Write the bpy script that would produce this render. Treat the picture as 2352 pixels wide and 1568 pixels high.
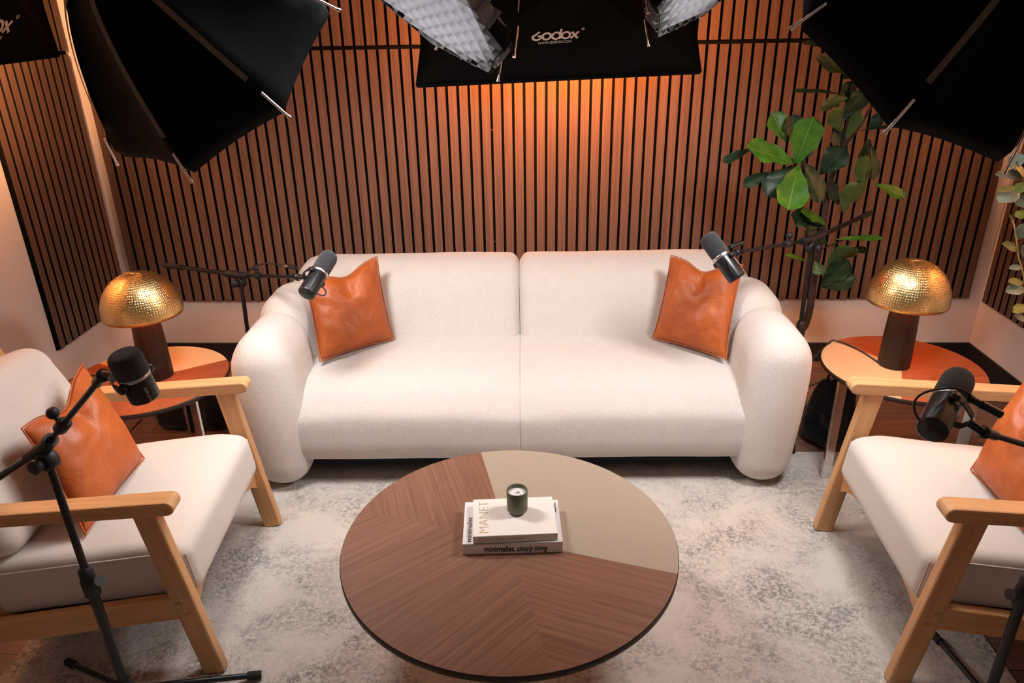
import bpy, bmesh, math, random
from mathutils import Vector, Matrix, noise as mnoise
random.seed(7)
PI = math.pi
for o in list(bpy.data.objects): bpy.data.objects.remove(o)
S = bpy.context.scene
COL = S.collection

# ------------------------------------------------------------------ camera, world, exposure
cam = bpy.data.cameras.new('camera'); co = bpy.data.objects.new('camera', cam); COL.objects.link(co)
cam.sensor_width = 36.0; cam.lens = 1698.73 / 2352 * 36.0; cam.clip_start = 0.05
co.matrix_world = Matrix(((0.99924786, 0.00063874, 0.03877238, 0), (0.03512949, 0.40847767, -0.91209205, 0),
                          (-0.01642024, 0.91276809, 0.40814800, 1.75), (0, 0, 0, 1)))
S.camera = co
cam.dof.use_dof = True; cam.dof.focus_distance = 2.6; cam.dof.aperture_fstop = 13.0
S.view_settings.view_transform = 'Standard'; S.view_settings.look = 'None'; S.view_settings.gamma = 1
S.view_settings.exposure = 0.0
W = bpy.data.worlds.new('world'); S.world = W; W.use_nodes = True
W.node_tree.nodes['Background'].inputs[0].default_value = (1.0, 0.90, 0.84, 1)
W.node_tree.nodes['Background'].inputs[1].default_value = 0.13
KEY = 2.0           # emission of the white softbox faces
GRID = 2.2           # emission of the two gridded softboxes
LKEY = 16.0; LGRID = 10.5
SIDE = 170.0
AMBER = 215.0         # emission of the amber softboxes
WHITE = (1.0, 0.975, 0.96); ORANGE = (1.0, 0.31, 0.07)

# ------------------------------------------------------------------ helpers
def V(*a): return Vector(a)
def lk(o): COL.objects.link(o); return o
def empty(name, loc, rz=0.0, label=None, cat=None, group=None):
    o = bpy.data.objects.new(name, None); o.empty_display_size = .05; lk(o)
    o.location = loc; o.rotation_euler = (0, 0, rz); tag(o, label, cat, group); return o
def tag(o, label=None, cat=None, group=None, kind=None):
    if label: o['label'] = label
    if cat: o['category'] = cat
    if group: o['group'] = group
    if kind: o['kind'] = kind
    return o
class MB:
    def __init__(s): s.v = []; s.f = []; s.uv = []; s.mi = []; s.sm = []
    def add(s, vs, fs, uvs=None, mi=0, sm=False):
        b = len(s.v); s.v += [tuple(v) for v in vs]
        for i, f in enumerate(fs):
            s.f.append(tuple(b + k for k in f)); s.uv.append(uvs[i] if uvs else None); s.mi.append(mi); s.sm.append(sm)
        return s
    def build(s, name, mats, parent=None, world=False, bevel=0, sub=0, segs=2, recalc=True):
        me = bpy.data.meshes.new(name); me.from_pydata(s.v, [], s.f)
        if not isinstance(mats, (list, tuple)): mats = [mats]
        for m in mats: me.materials.append(m)
        for p, i, k in zip(me.polygons, s.mi, s.sm): p.material_index = i; p.use_smooth = k
        if any(s.uv):
            L = me.uv_layers.new(name='UVMap')
            for p, u in zip(me.polygons, s.uv):
                if u:
                    for li, c in zip(p.loop_indices, u): L.data[li].uv = c
        me.validate()
        if recalc: bm = bmesh.new(); bm.from_mesh(me); bmesh.ops.recalc_face_normals(bm, faces=bm.faces); bm.to_mesh(me); bm.free()
        o = bpy.data.objects.new(name, me); lk(o)
        if parent is not None:
            o.parent = parent
            if world: o.matrix_parent_inverse = parent_matrix(parent).inverted()
        if bevel:
            b = o.modifiers.new('bevel', 'BEVEL'); b.width = bevel; b.segments = segs; b.limit_method = 'ANGLE'; b.angle_limit = math.radians(40)
        if sub:
            m = o.modifiers.new('sub', 'SUBSURF'); m.levels = m.render_levels = sub
        return o
def parent_matrix(p):
    m = Matrix.LocRotScale(p.location, p.rotation_euler, p.scale)
    return (parent_matrix(p.parent) @ m) if p.parent else m
def box(mb, c, d, R=None, mi=0, off=0.0):
    """box centre c, full dims d; uv: u along longest axis"""
    c = Vector(c); h = [x / 2 for x in d]; R = R or Matrix.Identity(3)
    ax = max(range(3), key=lambda i: d[i]); ot = [i for i in range(3) if i != ax]
    co_ = [(x, y, z) for x in (-h[0], h[0]) for y in (-h[1], h[1]) for z in (-h[2], h[2])]
    fs = [(0, 1, 3, 2), (4, 6, 7, 5), (0, 4, 5, 1), (2, 3, 7, 6), (0, 2, 6, 4), (1, 5, 7, 3)]
    uvs = []
    for f in fs:
        uvs.append([(co_[k][ax] + off * 3.1, co_[k][ot[0]] + co_[k][ot[1]] + off) for k in f])
    mb.add([c + R @ Vector(p) for p in co_], fs, uvs, mi)
def frame(p0, p1, up=(0, 0, 1)):
    x = (Vector(p1) - Vector(p0)); L = x.length; x.normalize(); up = Vector(up)
    y = up.cross(x)
    if y.length < 1e-4: y = Vector((0, 1, 0)).cross(x)
    y.normalize(); z = x.cross(y); return Matrix((x, y, z)).transposed(), L
def board(mb, p0, p1, w, t, up=(0, 0, 1), off=0.0, mi=0):
    R, L = frame(p0, p1, up); box(mb, (Vector(p0) + Vector(p1)) / 2, (L, w, t), R, mi, off or random.random())
def tube(mb, pts, r, n=12, caps=True, mi=0, closed=False):
    pts = [Vector(p) for p in pts]; rs = r if isinstance(r, (list, tuple)) else [r] * len(pts); N = len(pts)
    T = []
    for i in range(N):
        a = pts[(i - 1) % N] if (closed or i > 0) else pts[i]; b = pts[(i + 1) % N] if (closed or i < N - 1) else pts[i]
        T.append((b - a).normalized())
    u = T[0].orthogonal().normalized(); vs = []; fs = []
    for i in range(N):
        u = (u - T[i] * u.dot(T[i])).normalized(); w = T[i].cross(u)
        for k in range(n):
            a = 2 * PI * k / n; vs.append(pts[i] + (u * math.cos(a) + w * math.sin(a)) * rs[i])
    for i in range(N if closed else N - 1):
        j = (i + 1) % N
        for k in range(n): fs.append((i * n + k, i * n + (k + 1) % n, j * n + (k + 1) % n, j * n + k))
    mb.add(vs, fs, None, mi, True)
    if caps and not closed:
        mb.add(vs[:n], [tuple(range(n - 1, -1, -1))], None, mi); mb.add(vs[-n:], [tuple(range(n))], None, mi)
def spline(P, m=8):
    P = [Vector(p) for p in P]; out = []
    for i in range(len(P) - 1):
        a = P[i - 1] if i else P[i]; b, c = P[i], P[i + 1]; d = P[i + 2] if i + 2 < len(P) else c
        for k in range(m):
            t = k / m; out.append(.5 * ((2 * b) + (c - a) * t + (2 * a - 5 * b + 4 * c - d) * t * t + (3 * b - a - 3 * c + d) * t ** 3))
    return out + [P[-1]]
def lathe(mb, prof, org=(0, 0, 0), axis=(0, 0, 1), n=32, mi=0, sm=True, rfun=None):
    """prof: list of (radius, height)"""
    ax = Vector(axis).normalized(); u = ax.orthogonal().normalized(); w = ax.cross(u); org = Vector(org); vs = []; fs = []
    for (r, h) in prof:
        for k in range(n):
            a = 2 * PI * k / n; rr = r * (rfun(a, h) if rfun else 1); vs.append(org + ax * h + (u * math.cos(a) + w * math.sin(a)) * rr)
    for i in range(len(prof) - 1):
        for k in range(n): fs.append((i * n + k, i * n + (k + 1) % n, (i + 1) * n + (k + 1) % n, (i + 1) * n + k))
    mb.add(vs, fs, None, mi, sm)
    if prof[0][0] > 1e-5: mb.add(vs[:n], [tuple(range(n - 1, -1, -1))], None, mi)
    if prof[-1][0] > 1e-5: mb.add(vs[-n:], [tuple(range(n))], None, mi)
def axis_samples(h, r, k, m):
    a = []
    for i in range(k): a.append(-h + r * (1 - math.cos(i / k * PI / 2)) if r > 0 else -h)
    for i in range(m + 1): a.append(-(h - r) + 2 * (h - r) * i / m)
    for i in range(k): a.append(h - r * (1 - math.cos((k - 1 - i) / k * PI / 2)))
    return a
def puff(mb, c, d, r, fun=None, k=5, m=8, mi=0, R=None):
    """rounded cushion: centre, dims, edge radius, optional deform of the local point"""
    h = [x / 2 for x in d]; r = min([r] + [x * .999 for x in h]); A = [axis_samples(x, r, k, m) for x in h]; n = len(A[0]) - 1
    idx = {}; vs = []; fs = []; c = Vector(c)
    def vid(i, j, l):
        key = (i, j, l)
        if key not in idx:
            p = Vector((A[0][i], A[1][j], A[2][l])); q = Vector([max(-(h[t] - r), min(h[t] - r, p[t])) for t in range(3)])
            dd = p - q
            if dd.length > 1e-9: dd.normalize()
            p = q + dd * r
            if fun: p = Vector(fun(p))
            if R: p = R @ p
            idx[key] = len(vs); vs.append(c + p)
        return idx[key]
    for a in range(n):
        for b in range(n):
            fs += [(vid(a, b, 0), vid(a, b + 1, 0), vid(a + 1, b + 1, 0), vid(a + 1, b, 0)), (vid(a, b, n), vid(a + 1, b, n), vid(a + 1, b + 1, n), vid(a, b + 1, n)),
                   (vid(a, 0, b), vid(a + 1, 0, b), vid(a + 1, 0, b + 1), vid(a, 0, b + 1)), (vid(a, n, b), vid(a, n, b + 1), vid(a + 1, n, b + 1), vid(a + 1, n, b)),
                   (vid(0, a, b), vid(0, a, b + 1), vid(0, a + 1, b + 1), vid(0, a + 1, b)), (vid(n, a, b), vid(n, a + 1, b), vid(n, a + 1, b + 1), vid(n, a, b + 1))]
    mb.add(vs, fs, None, mi, True)
def sm01(x): x = max(0., min(1., x)); return x * x * (3 - 2 * x)

# ------------------------------------------------------------------ materials
def mat(name, col=(.8, .8, .8), rough=.6, metal=0.0, spec=.5, emis=None, es=0.0, sheen=0.0):
    m = bpy.data.materials.new(name); m.use_nodes = True; b = m.node_tree.nodes['Principled BSDF']
    b.inputs['Base Color'].default_value = (*col, 1); b.inputs['Roughness'].default_value = rough; b.inputs['Metallic'].default_value = metal
    b.inputs['Specular IOR Level'].default_value = spec
    if sheen: b.inputs['Sheen Weight'].default_value = sheen; b.inputs['Sheen Roughness'].default_value = .5
    if emis: b.inputs['Emission Color'].default_value = (*emis, 1); b.inputs['Emission Strength'].default_value = es
    return m
def nd(m, t, **k):
    n = m.node_tree.nodes.new(t)
    for a, b in k.items(): setattr(n, a, b)
    return n
def ln(m, a, b): m.node_tree.links.new(a, b)
def bsdf(m): return m.node_tree.nodes['Principled BSDF']
def coords(m, kind='Object', scale=(1, 1, 1), rot=(0, 0, 0)):
    t = nd(m, 'ShaderNodeTexCoord'); mp = nd(m, 'ShaderNodeMapping'); mp.inputs['Scale'].default_value = scale; mp.inputs['Rotation'].default_value = rot
    ln(m, t.outputs[kind], mp.inputs[0]); return mp.outputs[0]
def noise(m, vec, scale, detail=3, rough=.5, dist=0.0):
    n = nd(m, 'ShaderNodeTexNoise'); n.inputs['Scale'].default_value = scale; n.inputs['Detail'].default_value = detail
    n.inputs['Roughness'].default_value = rough; n.inputs['Distortion'].default_value = dist; ln(m, vec, n.inputs['Vector']); return n.outputs[0]
def ramp(m, fac, stops):
    r = nd(m, 'ShaderNodeValToRGB'); e = r.color_ramp.elements
    while len(e) < len(stops): e.new(.5)
    for x, (p, c) in zip(e, stops): x.position = p; x.color = (*c, 1) if len(c) == 3 else c
    ln(m, fac, r.inputs[0]); return r.outputs[0]
def bump(m, h, strength=.3, dist=.002, prev=None):
    b = nd(m, 'ShaderNodeBump'); b.inputs['Strength'].default_value = strength; b.inputs['Distance'].default_value = dist; ln(m, h, b.inputs['Height'])
    if prev: ln(m, prev, b.inputs['Normal'])
    ln(m, b.outputs[0], bsdf(m).inputs['Normal']); return b.outputs[0]
def mix(m, f, a, b, mode='MIX'):
    x = nd(m, 'ShaderNodeMix'); x.data_type = 'RGBA'; x.blend_type = mode
    if isinstance(f, float): x.inputs[0].default_value = f
    else: ln(m, f, x.inputs[0])
    for s_, v in ((6, a), (7, b)):
        if isinstance(v, tuple): x.inputs[s_].default_value = (*v, 1)
        else: ln(m, v, x.inputs[s_])
    return x.outputs[2]
def wood(name, dark, mid, light, su=2.0, sv=45.0, rough=.45, bs=.15, kind='UV', spec=.4):
    m = mat(name, mid, rough, spec=spec)
    v = coords(m, kind, (su, sv, sv)); n1 = noise(m, v, 1.0, 6, .6, .6)
    v2 = coords(m, kind, (su * 3, sv * 6, sv * 6)); n2 = noise(m, v2, 1.0, 3, .6)
    c = ramp(m, n1, [(.28, dark), (.5, mid), (.72, light)]); c2 = mix(m, .35, c, ramp(m, n2, [(.35, dark), (.65, light)]))
    ln(m, c2, bsdf(m).inputs['Base Color']); bump(m, n2, bs, .0006); return m
def fabric(name, col, bumpscale=420, bs=.6, bd=.002, var=.06, rough=.95, big=0.0):
    m = mat(name, col, rough, spec=.15, sheen=.25); v = coords(m)
    n = noise(m, v, bumpscale, 3, .65); n2 = noise(m, v, 14, 3, .5)
    lo = tuple(c * (1 - var * 2.2) for c in col); hi = tuple(min(1, c * (1 + var)) for c in col)
    ln(m, mix(m, .12, ramp(m, n, [(.3, lo), (.7, hi)]), ramp(m, n2, [(.3, lo), (.7, hi)])), bsdf(m).inputs['Base Color'])
    p = bump(m, n, bs, bd)
    if big: bump(m, noise(m, v, big, 2, .5), .5, .012, p)
    return m
M = {}
M['plaster'] = mat('painted_plaster', (.90, .79, .73), .75, spec=.2); _v = coords(M['plaster']); bump(M['plaster'], noise(M['plaster'], _v, 220, 3), .12, .001)
M['ceiling'] = mat('ceiling_paint', (.55, .5, .47), .9)
M['skirting'] = mat('skirting_black', (.012, .012, .013), .55)
M['slat'] = wood('walnut_slat', (.082, .046, .031), (.148, .084, .059), (.215, .126, .088), 1.2, 90, .55, .1)
M['felt'] = mat('black_felt', (.006, .006, .007), 1.0, spec=.1)
M['oak'] = wood('light_oak', (.46, .22, .09), (.60, .32, .14), (.70, .40, .19), 2.2, 40, .42, .08)
M['veneer'] = wood('walnut_veneer', (.13, .060, .038), (.22, .110, .070), (.31, .165, .11), 1.8, 85, .38, .05, spec=.45)
M['cherry'] = wood('red_veneer', (.16, .045, .02), (.25, .075, .032), (.33, .11, .05), 1.6, 55, .34, .05, spec=.45)
M['taupe'] = mat('taupe_panel', (.37, .305, .235), .5, spec=.35); _v = coords(M['taupe']); bump(M['taupe'], noise(M['taupe'], _v, 500, 2), .1, .0005)
M['taupe_light'] = mat('tan_panel', (.52, .385, .22), .45, spec=.4)
M['edge'] = mat('dark_edge', (.03, .017, .012), .5)
M['boucle'] = fabric('cream_boucle', (.86, .785, .725), 340, 1.0, .0045, .09)
M['linen'] = fabric('oatmeal_linen', (.62, .56, .51), 700, .35, .001, .04)
M['blackcloth'] = fabric('black_cloth', (.010, .011, .013), 300, .3, .002, .1, .8)
M['foam'] = fabric('mic_foam', (.034, .036, .040), 900, .8, .002, .3, 1.0)
M['black'] = mat('black_metal', (.008, .008, .010), .32, spec=.45)
M['blackmatt'] = mat('black_plastic', (.009, .009, .011), .55)
M['rubber'] = mat('black_rubber', (.01, .01, .01), .8)
M['chrome'] = mat('chrome', (.75, .72, .70), .14, 1.0)
M['steel'] = mat('brushed_steel', (.55, .55, .57), .3, 1.0)
M['soft'] = mat('softbox_nylon', (.0032, .0036, .004), .75, spec=.05); _v = coords(M['soft']); bump(M['soft'], noise(M['soft'], _v, 7, 3, .5, .6), .3, .02)
M['tape'] = mat('seam_tape', (.10, .078, .066), .8)
M['tapegrey'] = mat('grey_seam_tape', (.33, .30, .29), .8)
M['print'] = mat('logo_print', (.72, .62, .58), .7)
M['lamp_wood'] = wood('dark_fluted_wood', (.006, .003, .002), (.014, .007, .0045), (.026, .013, .008), 2, 60, .5, .15, 'Object')
M['book_white'] = mat('book_white', (.82, .79, .80), .5); M['book_cream'] = mat('book_cream', (.86, .82, .76), .55); M['pages'] = mat('pages', (.75, .70, .62), .8)
M['ink'] = mat('ink', (.02, .02, .02), .6); M['gold'] = mat('gold_foil', (.75, .50, .12), .35, .6)
M['candle_glass'] = mat('sage_ceramic', (.115, .125, .075), .38, spec=.5); M['wax'] = mat('candle_wax', (.86, .82, .78), .5)
M['dirt'] = mat('potting_soil', (.02, .013, .009), 1.0); M['pot'] = mat('black_pot', (.02, .02, .02), .5)
M['bark'] = wood('bark', (.02, .012, .01), (.05, .03, .024), (.09, .055, .042), 4, 30, .9, .5, 'Object')
# leather
def leather(name, c0, c1):
    m = mat(name, c1, .36, spec=.5); v = coords(m)
    n = noise(m, v, 5, 5, .6, .6); n2 = noise(m, v, 260, 3, .6); n3 = noise(m, v, 16, 3, .6, 1.2)
    ln(m, ramp(m, n, [(.3, c0), (.68, c1)]), bsdf(m).inputs['Base Color'])
    rr = nd(m, 'ShaderNodeMapRange'); rr.inputs[3].default_value = .42; rr.inputs[4].default_value = .62; ln(m, n, rr.inputs[0]); ln(m, rr.outputs[0], bsdf(m).inputs['Roughness'])
    p = bump(m, n2, .12, .0008); bump(m, n3, .5, .007, p); return m
M['leather'] = leather('tan_leather', (.35, .070, .012), (.49, .112, .018))
# hammered brass
m = mat('hammered_brass', (.66, .46, .19), .30, 1.0); v = coords(m, 'UV', (1, 1, 1))
vo = nd(m, 'ShaderNodeTexVoronoi'); vo.inputs['Scale'].default_value = 1.0; vo.inputs['Randomness'].default_value = .28; ln(m, v, vo.inputs['Vector'])
cr = ramp(m, vo.outputs['Distance'], [(.0, (0, 0, 0)), (.42, (1, 1, 1))]); bump(m, cr, .55, .0022)
ln(m, mix(m, .35, (.66, .46, .19), ramp(m, vo.outputs['Distance'], [(.05, (.42, .25, .08)), (.3, (.85, .58, .25))])), bsdf(m).inputs['Base Color'])
M['brass'] = m
M['brass_in'] = mat('brass_lining', (.8, .45, .15), .4, 1.0)
# rug
m = mat('distressed_rug', (.6, .55, .5), 1.0, spec=.05, sheen=.2); v = coords(m)
n1 = noise(m, v, 4.2, 6, .72, .5); n2 = noise(m, v, 75, 6, .85, .0); n3 = noise(m, v, 260, 2, .7); n4 = noise(m, v, 1.1, 3, .5)
vs_ = coords(m, 'Object', (3, 60, 1)); n5 = noise(m, vs_, 1.0, 4, .6)
base = ramp(m, n4, [(.35, (.71, .635, .585)), (.62, (.62, .575, .53))])
mm = nd(m, 'ShaderNodeMath', operation='MULTIPLY'); ln(m, ramp(m, n1, [(.40, (0, 0, 0)), (.62, (1, 1, 1))]), mm.inputs[0]); ln(m, ramp(m, n2, [(.44, (0, 0, 0)), (.54, (1, 1, 1))]), mm.inputs[1])
c = mix(m, mm.outputs[0], base, (.10, .095, .085))
c = mix(m, ramp(m, n5, [(.60, (0, 0, 0)), (.8, (.35, .35, .35))]), c, (.33, .29, .26))
c = mix(m, .3, c, ramp(m, n3, [(.3, (.35, .32, .29)), (.7, (.72, .65, .58))])); ln(m, c, bsdf(m).inputs['Base Color']); bump(m, n3, .7, .004); M['rug'] = m
# plank floor
m = mat('laminate_floor', (.3, .15, .1), .38, spec=.45); v = coords(m)
bk = nd(m, 'ShaderNodeTexBrick'); bk.inputs['Scale'].default_value = 1.0; bk.inputs['Brick Width'].default_value = 1.2; bk.inputs['Row Height'].default_value = .16
bk.inputs['Mortar Size'].default_value = .0018; bk.inputs['Color1'].default_value = (.35, .19, .12, 1); bk.inputs['Color2'].default_value = (.24, .135, .10, 1); bk.inputs['Mortar'].default_value = (.03, .015, .01, 1)
ln(m, v, bk.inputs['Vector']); g_ = noise(m, coords(m, 'Object', (2, 40, 1)), 1.0, 5, .65, .8)
ln(m, mix(m, .75, bk.outputs[0], ramp(m, g_, [(.3, (.35, .3, .3)), (.7, (1, 1, 1))]), 'MULTIPLY'), bsdf(m).inputs['Base Color']); M['floor'] = m
# leaves
def leafmat(name, c0, c1, back, vein):
    m = mat(name, c1, .42, spec=.4); v = coords(m, 'UV'); sx = nd(m, 'ShaderNodeSeparateXYZ'); ln(m, v, sx.inputs[0])
    ab = nd(m, 'ShaderNodeMath', operation='ABSOLUTE'); ln(m, sx.outputs[1], ab.inputs[0])
    mid = ramp(m, ab.outputs[0], [(.0, (1, 1, 1)), (.045, (0, 0, 0))])
    a1 = nd(m, 'ShaderNodeMath', operation='MULTIPLY_ADD'); ln(m, ab.outputs[0], a1.inputs[0]); a1.inputs[1].default_value = -.45; ln(m, sx.outputs[0], a1.inputs[2])
    a2 = nd(m, 'ShaderNodeMath', operation='MULTIPLY'); ln(m, a1.outputs[0], a2.inputs[0]); a2.inputs[1].default_value = 7.0
    a3 = nd(m, 'ShaderNodeMath', operation='FRACT'); ln(m, a2.outputs[0], a3.inputs[0])
    side = ramp(m, a3.outputs[0], [(.0, (.32, .32, .32)), (.07, (0, 0, 0))])
    n = noise(m, coords(m), 18, 3); base = ramp(m, n, [(.3, c0), (.7, c1)])
    c = mix(m, side, base, vein); c = mix(m, mid, c, vein)
    ge = nd(m, 'ShaderNodeNewGeometry'); c = mix(m, ge.outputs['Backfacing'], c, back)
    ln(m, c, bsdf(m).inputs['Base Color']); bump(m, noise(m, coords(m), 60, 2), .25, .003); return m
M['fig'] = leafmat('fig_leaf', (.025, .10, .006), (.07, .19, .012), (.055, .10, .028), (.22, .26, .05))
M['figdark'] = leafmat('fig_leaf_shaded', (.006, .022, .010), (.012, .042, .014), (.035, .06, .02), (.06, .09, .03))  # same fig leaf with shade put into its colours, for leaves out of the light
M['euc'] = leafmat('eucalyptus_leaf', (.14, .19, .15), (.23, .29, .24), (.24, .27, .12), (.32, .38, .30))
M['eucgreen'] = leafmat('eucalyptus_leaf_green', (.11, .14, .035), (.19, .21, .05), (.2, .22, .08), (.3, .3, .1))
M['stem'] = mat('young_stem', (.38, .27, .09), .6)
def emit(name, col, s):
    m = bpy.data.materials.new(name); m.use_nodes = True; nt = m.node_tree; nt.nodes.remove(nt.nodes['Principled BSDF'])
    e = nt.nodes.new('ShaderNodeEmission'); e.inputs[0].default_value = (*col, 1); e.inputs[1].default_value = s
    nt.links.new(e.outputs[0], nt.nodes['Material Output'].inputs[0]); return m
M['key'] = emit('diffuser_white', WHITE, KEY); M['keygrid'] = emit('diffuser_gridded', (1, .93, .88), GRID); 
def hotspot(name, col, s, rad):
    m = emit(name, col, s); nt = m.node_tree; e = [n for n in nt.nodes if n.type == 'EMISSION'][0]
    tc = nt.nodes.new('ShaderNodeTexCoord'); ve = nt.nodes.new('ShaderNodeVectorMath'); ve.operation = 'LENGTH'; nt.links.new(tc.outputs['Object'], ve.inputs[0])
    mr = nt.nodes.new('ShaderNodeMapRange'); mr.inputs[1].default_value = 0; mr.inputs[2].default_value = rad; mr.inputs[3].default_value = s; mr.inputs[4].default_value = s * .02
    nt.links.new(ve.outputs['Value'], mr.inputs[0]); nt.links.new(mr.outputs[0], e.inputs[1]); return m
M['amber'] = hotspot('diffuser_amber', ORANGE, AMBER, .36); M['peach'] = hotspot('diffuser_peach', (1.0, .46, .20), SIDE, .5)
# translucent white grid fabric
m = bpy.data.materials.new('grid_fabric'); m.use_nodes = True; nt = m.node_tree; nt.nodes.remove(nt.nodes['Principled BSDF'])
a = nt.nodes.new('ShaderNodeBsdfDiffuse'); a.inputs[0].default_value = (.24, .24, .26, 1); b = nt.nodes.new('ShaderNodeBsdfTranslucent'); b.inputs[0].default_value = (.16, .16, .17, 1)
x = nt.nodes.new('ShaderNodeMixShader'); x.inputs[0].default_value = .35; nt.links.new(a.outputs[0], x.inputs[1]); nt.links.new(b.outputs[0], x.inputs[2]); nt.links.new(x.outputs[0], nt.nodes['Material Output'].inputs[0]); M['grid'] = m

# ------------------------------------------------------------------ room
XL, XR, YB, YF, H = -2.227, 2.271, 3.658, -1.6, 2.75
def struct(name, mb, mt, **k): return tag(mb.build(name, mt, **k), kind='structure')
b = MB(); box(b, ((XL + XR) / 2, (YB + YF) / 2, -.05), (XR - XL + .4, YB - YF + .4, .1)); struct('floor', b, M['floor'])
b = MB(); box(b, ((XL + XR) / 2, (YB + YF) / 2, H + .05), (XR - XL + .4, YB - YF + .4, .1)); struct('ceiling', b, M['ceiling'])
b = MB(); box(b, ((XL + XR) / 2, YB + .05, H / 2), (XR - XL + .4, .1, H)); struct('wall_back', b, M['plaster'])
b = MB(); box(b, (XL - .05, (YB + YF) / 2, H / 2), (.1, YB - YF, H)); struct('wall_left', b, M['plaster'])
b = MB(); box(b, (XR + .05, (YB + YF) / 2, H / 2), (.1, YB - YF, H)); struct('wall_right', b, M['plaster'])
b = MB(); box(b, ((XL + XR) / 2, YB - .006, .054), (XR - XL, .012, .108)); struct('baseboard_back', b, M['skirting'], bevel=.003)
b = MB(); box(b, (XL + .006, (YB + YF) / 2 - .006, .054), (.012, YB - YF - .012, .108)); struct('baseboard_left', b, M['skirting'], bevel=.003)
b = MB(); box(b, (XR - .006, (YB + YF) / 2 - .006, .054), (.012, YB - YF - .012, .108)); struct('baseboard_right', b, M['skirting'], bevel=.003)

# slatted acoustic panels (one thing each)
def slat_panel(a0, a1, z0, z1, pos, label, screws=()):
    """a0..a1 along the wall; pos maps (along, out, z) to world; slat pitch 52 mm"""
    o = pos((a0 + a1) / 2, 0, z0); root = empty('slat_panel', o, 0, label, 'wall panel', 'slatted walnut acoustic panels')
    def bx(mb, p, q, off=0):
        P, Q = Vector(pos(*p)), Vector(pos(*q)); box(mb, (P + Q) / 2 - Vector(o), [abs(t) for t in (Q - P)], off=off)
    fb = MB(); bx(fb, (a0, .0005, z0), (a1, .009, z1 + (.0118 if z1 < 2 else 0))); fb.build('felt_backing', M['felt'], root)
    n = round((a1 - a0) / .052); pitch = (a1 - a0) / n; sb = MB()
    for i in range(n): bx(sb, (a0 + i * pitch + .0064, .009, z0 + .003), (a0 + (i + 1) * pitch - .0064, .021, z1 - .003), random.random() * 9)
    out = (Vector(pos(a0, .021, z0)) - Vector(pos(a0, .009, z0))).normalized()
    for q in range(len(sb.f)):
        vv = [Vector(sb.v[k]) for k in sb.f[q]]; fn = (vv[1] - vv[0]).cross(vv[2] - vv[1]).normalized(); cc = sum(vv, Vector()) / 4
        if abs(fn.dot(out)) < .9 or (cc + Vector(o) - Vector(pos(0, 0, 0))).dot(out) < .015 + 0 * a0: sb.mi[q] = 1
    sb.build('slats', [M['slat'], M['felt']], root)
    for (a, z) in screws:
        s = MB(); lathe(s, [(.0001, .0), (.0035, .001), (.0035, .003), (.0001, .0045)], Vector(pos(a, .009, z)) - Vector(o), (0, -1, 0), 10); s.build('screw', M['steel'], root)
    return root
posB = lambda a, t, z: (a, YB - t, z)
posL = lambda a, t, z: (XL + t, a, z)
posR = lambda a, t, z: (XR - t, a, z)
edges = [-2.168, -1.533, -.909, -.285, .339, .963, 1.587, 2.203]
where = ['in the left corner', 'above the left brass lamp', 'behind the left end of the sofa', 'left of the sofa back seam', 'right of the sofa back seam', 'behind the right end of the sofa', 'in the right corner']
whereb = ['left corner', 'left quarter', 'left of centre', 'centre, under the amber glow', 'right of centre, under the softbox', 'behind the leafy fig cluster', 'right corner']
for i in range(7):
    z0 = .3575 if i < 6 else .361
    slat_panel(edges[i], edges[i + 1], z0, 1.600, posB, 'tall walnut slatted panel on the back wall, ' + whereb[i], ((-.233, 1.229), (-.233, .676), (-.226, .891)) if i == 3 else ())
    slat_panel(edges[i], edges[i + 1], 1.612, 2.72, posB, 'walnut slatted panel above the black horizontal seam, upper row, ' + whereb[i])
slat_panel(3.012, 3.634, .357, 1.600, posL, 'narrow walnut slatted panel on the left side wall, lit orange at its front edge')
slat_panel(3.012, 3.634, 1.612, 2.72, posL, 'upper walnut slatted panel on the left side wall')
slat_panel(3.000, 3.617, .353, 1.600, posR, 'walnut slatted panel on the right side wall behind the eucalyptus')
slat_panel(3.000, 3.617, 1.612, 2.72, posR, 'upper walnut slatted panel on the right side wall')

# rug
b = MB(); box(b, ((-1.572 + 1.335) / 2, (2.737 - .6) / 2, .0045), (1.335 + 1.572, 2.737 + .6, .009)); rug = b.build('area_rug', M['rug'], bevel=.003)
tag(rug, 'pale grey and beige distressed area rug under the coffee table', 'rug')

# ------------------------------------------------------------------ sofa
SX, SY, SR = -.079, 2.478, math.radians(1.35)
sofa = empty('sofa', (SX, SY, 0), SR, 'cream boucle two-seat sofa with plump rounded arms against the slatted wall', 'sofa')
def nz(p, s, a): return (mnoise.noise(Vector(p) * s)) * a
def arm(sgn):
    b = MB()
    def f1(p):                       # front lump
        x, y, z = p; w = .93 + .13 * math.sin(PI * max(0, min(1, (z + .30) / .62)))
        x2 = x * w
        if z > 0: x2 += -sgn * 0 
        x2 += sgn * .02 * sm01((z + .1) / .35)
        y2 = y + (-.02 * math.sin(PI * (z + .31) / .62))
        return (x2 + nz(p, 9, .003), y2, z + .012 * (1 - (x / .12) ** 2) * (z > .2) - .03 * sm01((y - .05) / .2) * 0 + nz(p, 7, .004))
    puff(b, (sgn * .957, .152, .330), (.238, .40, .640), .108, f1, 7, 9)
    def f2(p):
        x, y, z = p; return (x + sgn * .02 * sm01(z / .3) + nz(p, 8, .003), y, z + nz(p, 7, .004))
    puff(b, (sgn * .950, .455, .385), (.240, .36, .620), .115, f2, 7, 9)
    return b.build('armrest', M['boucle'], sofa, sub=1)
arm(-1); arm(1)
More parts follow.
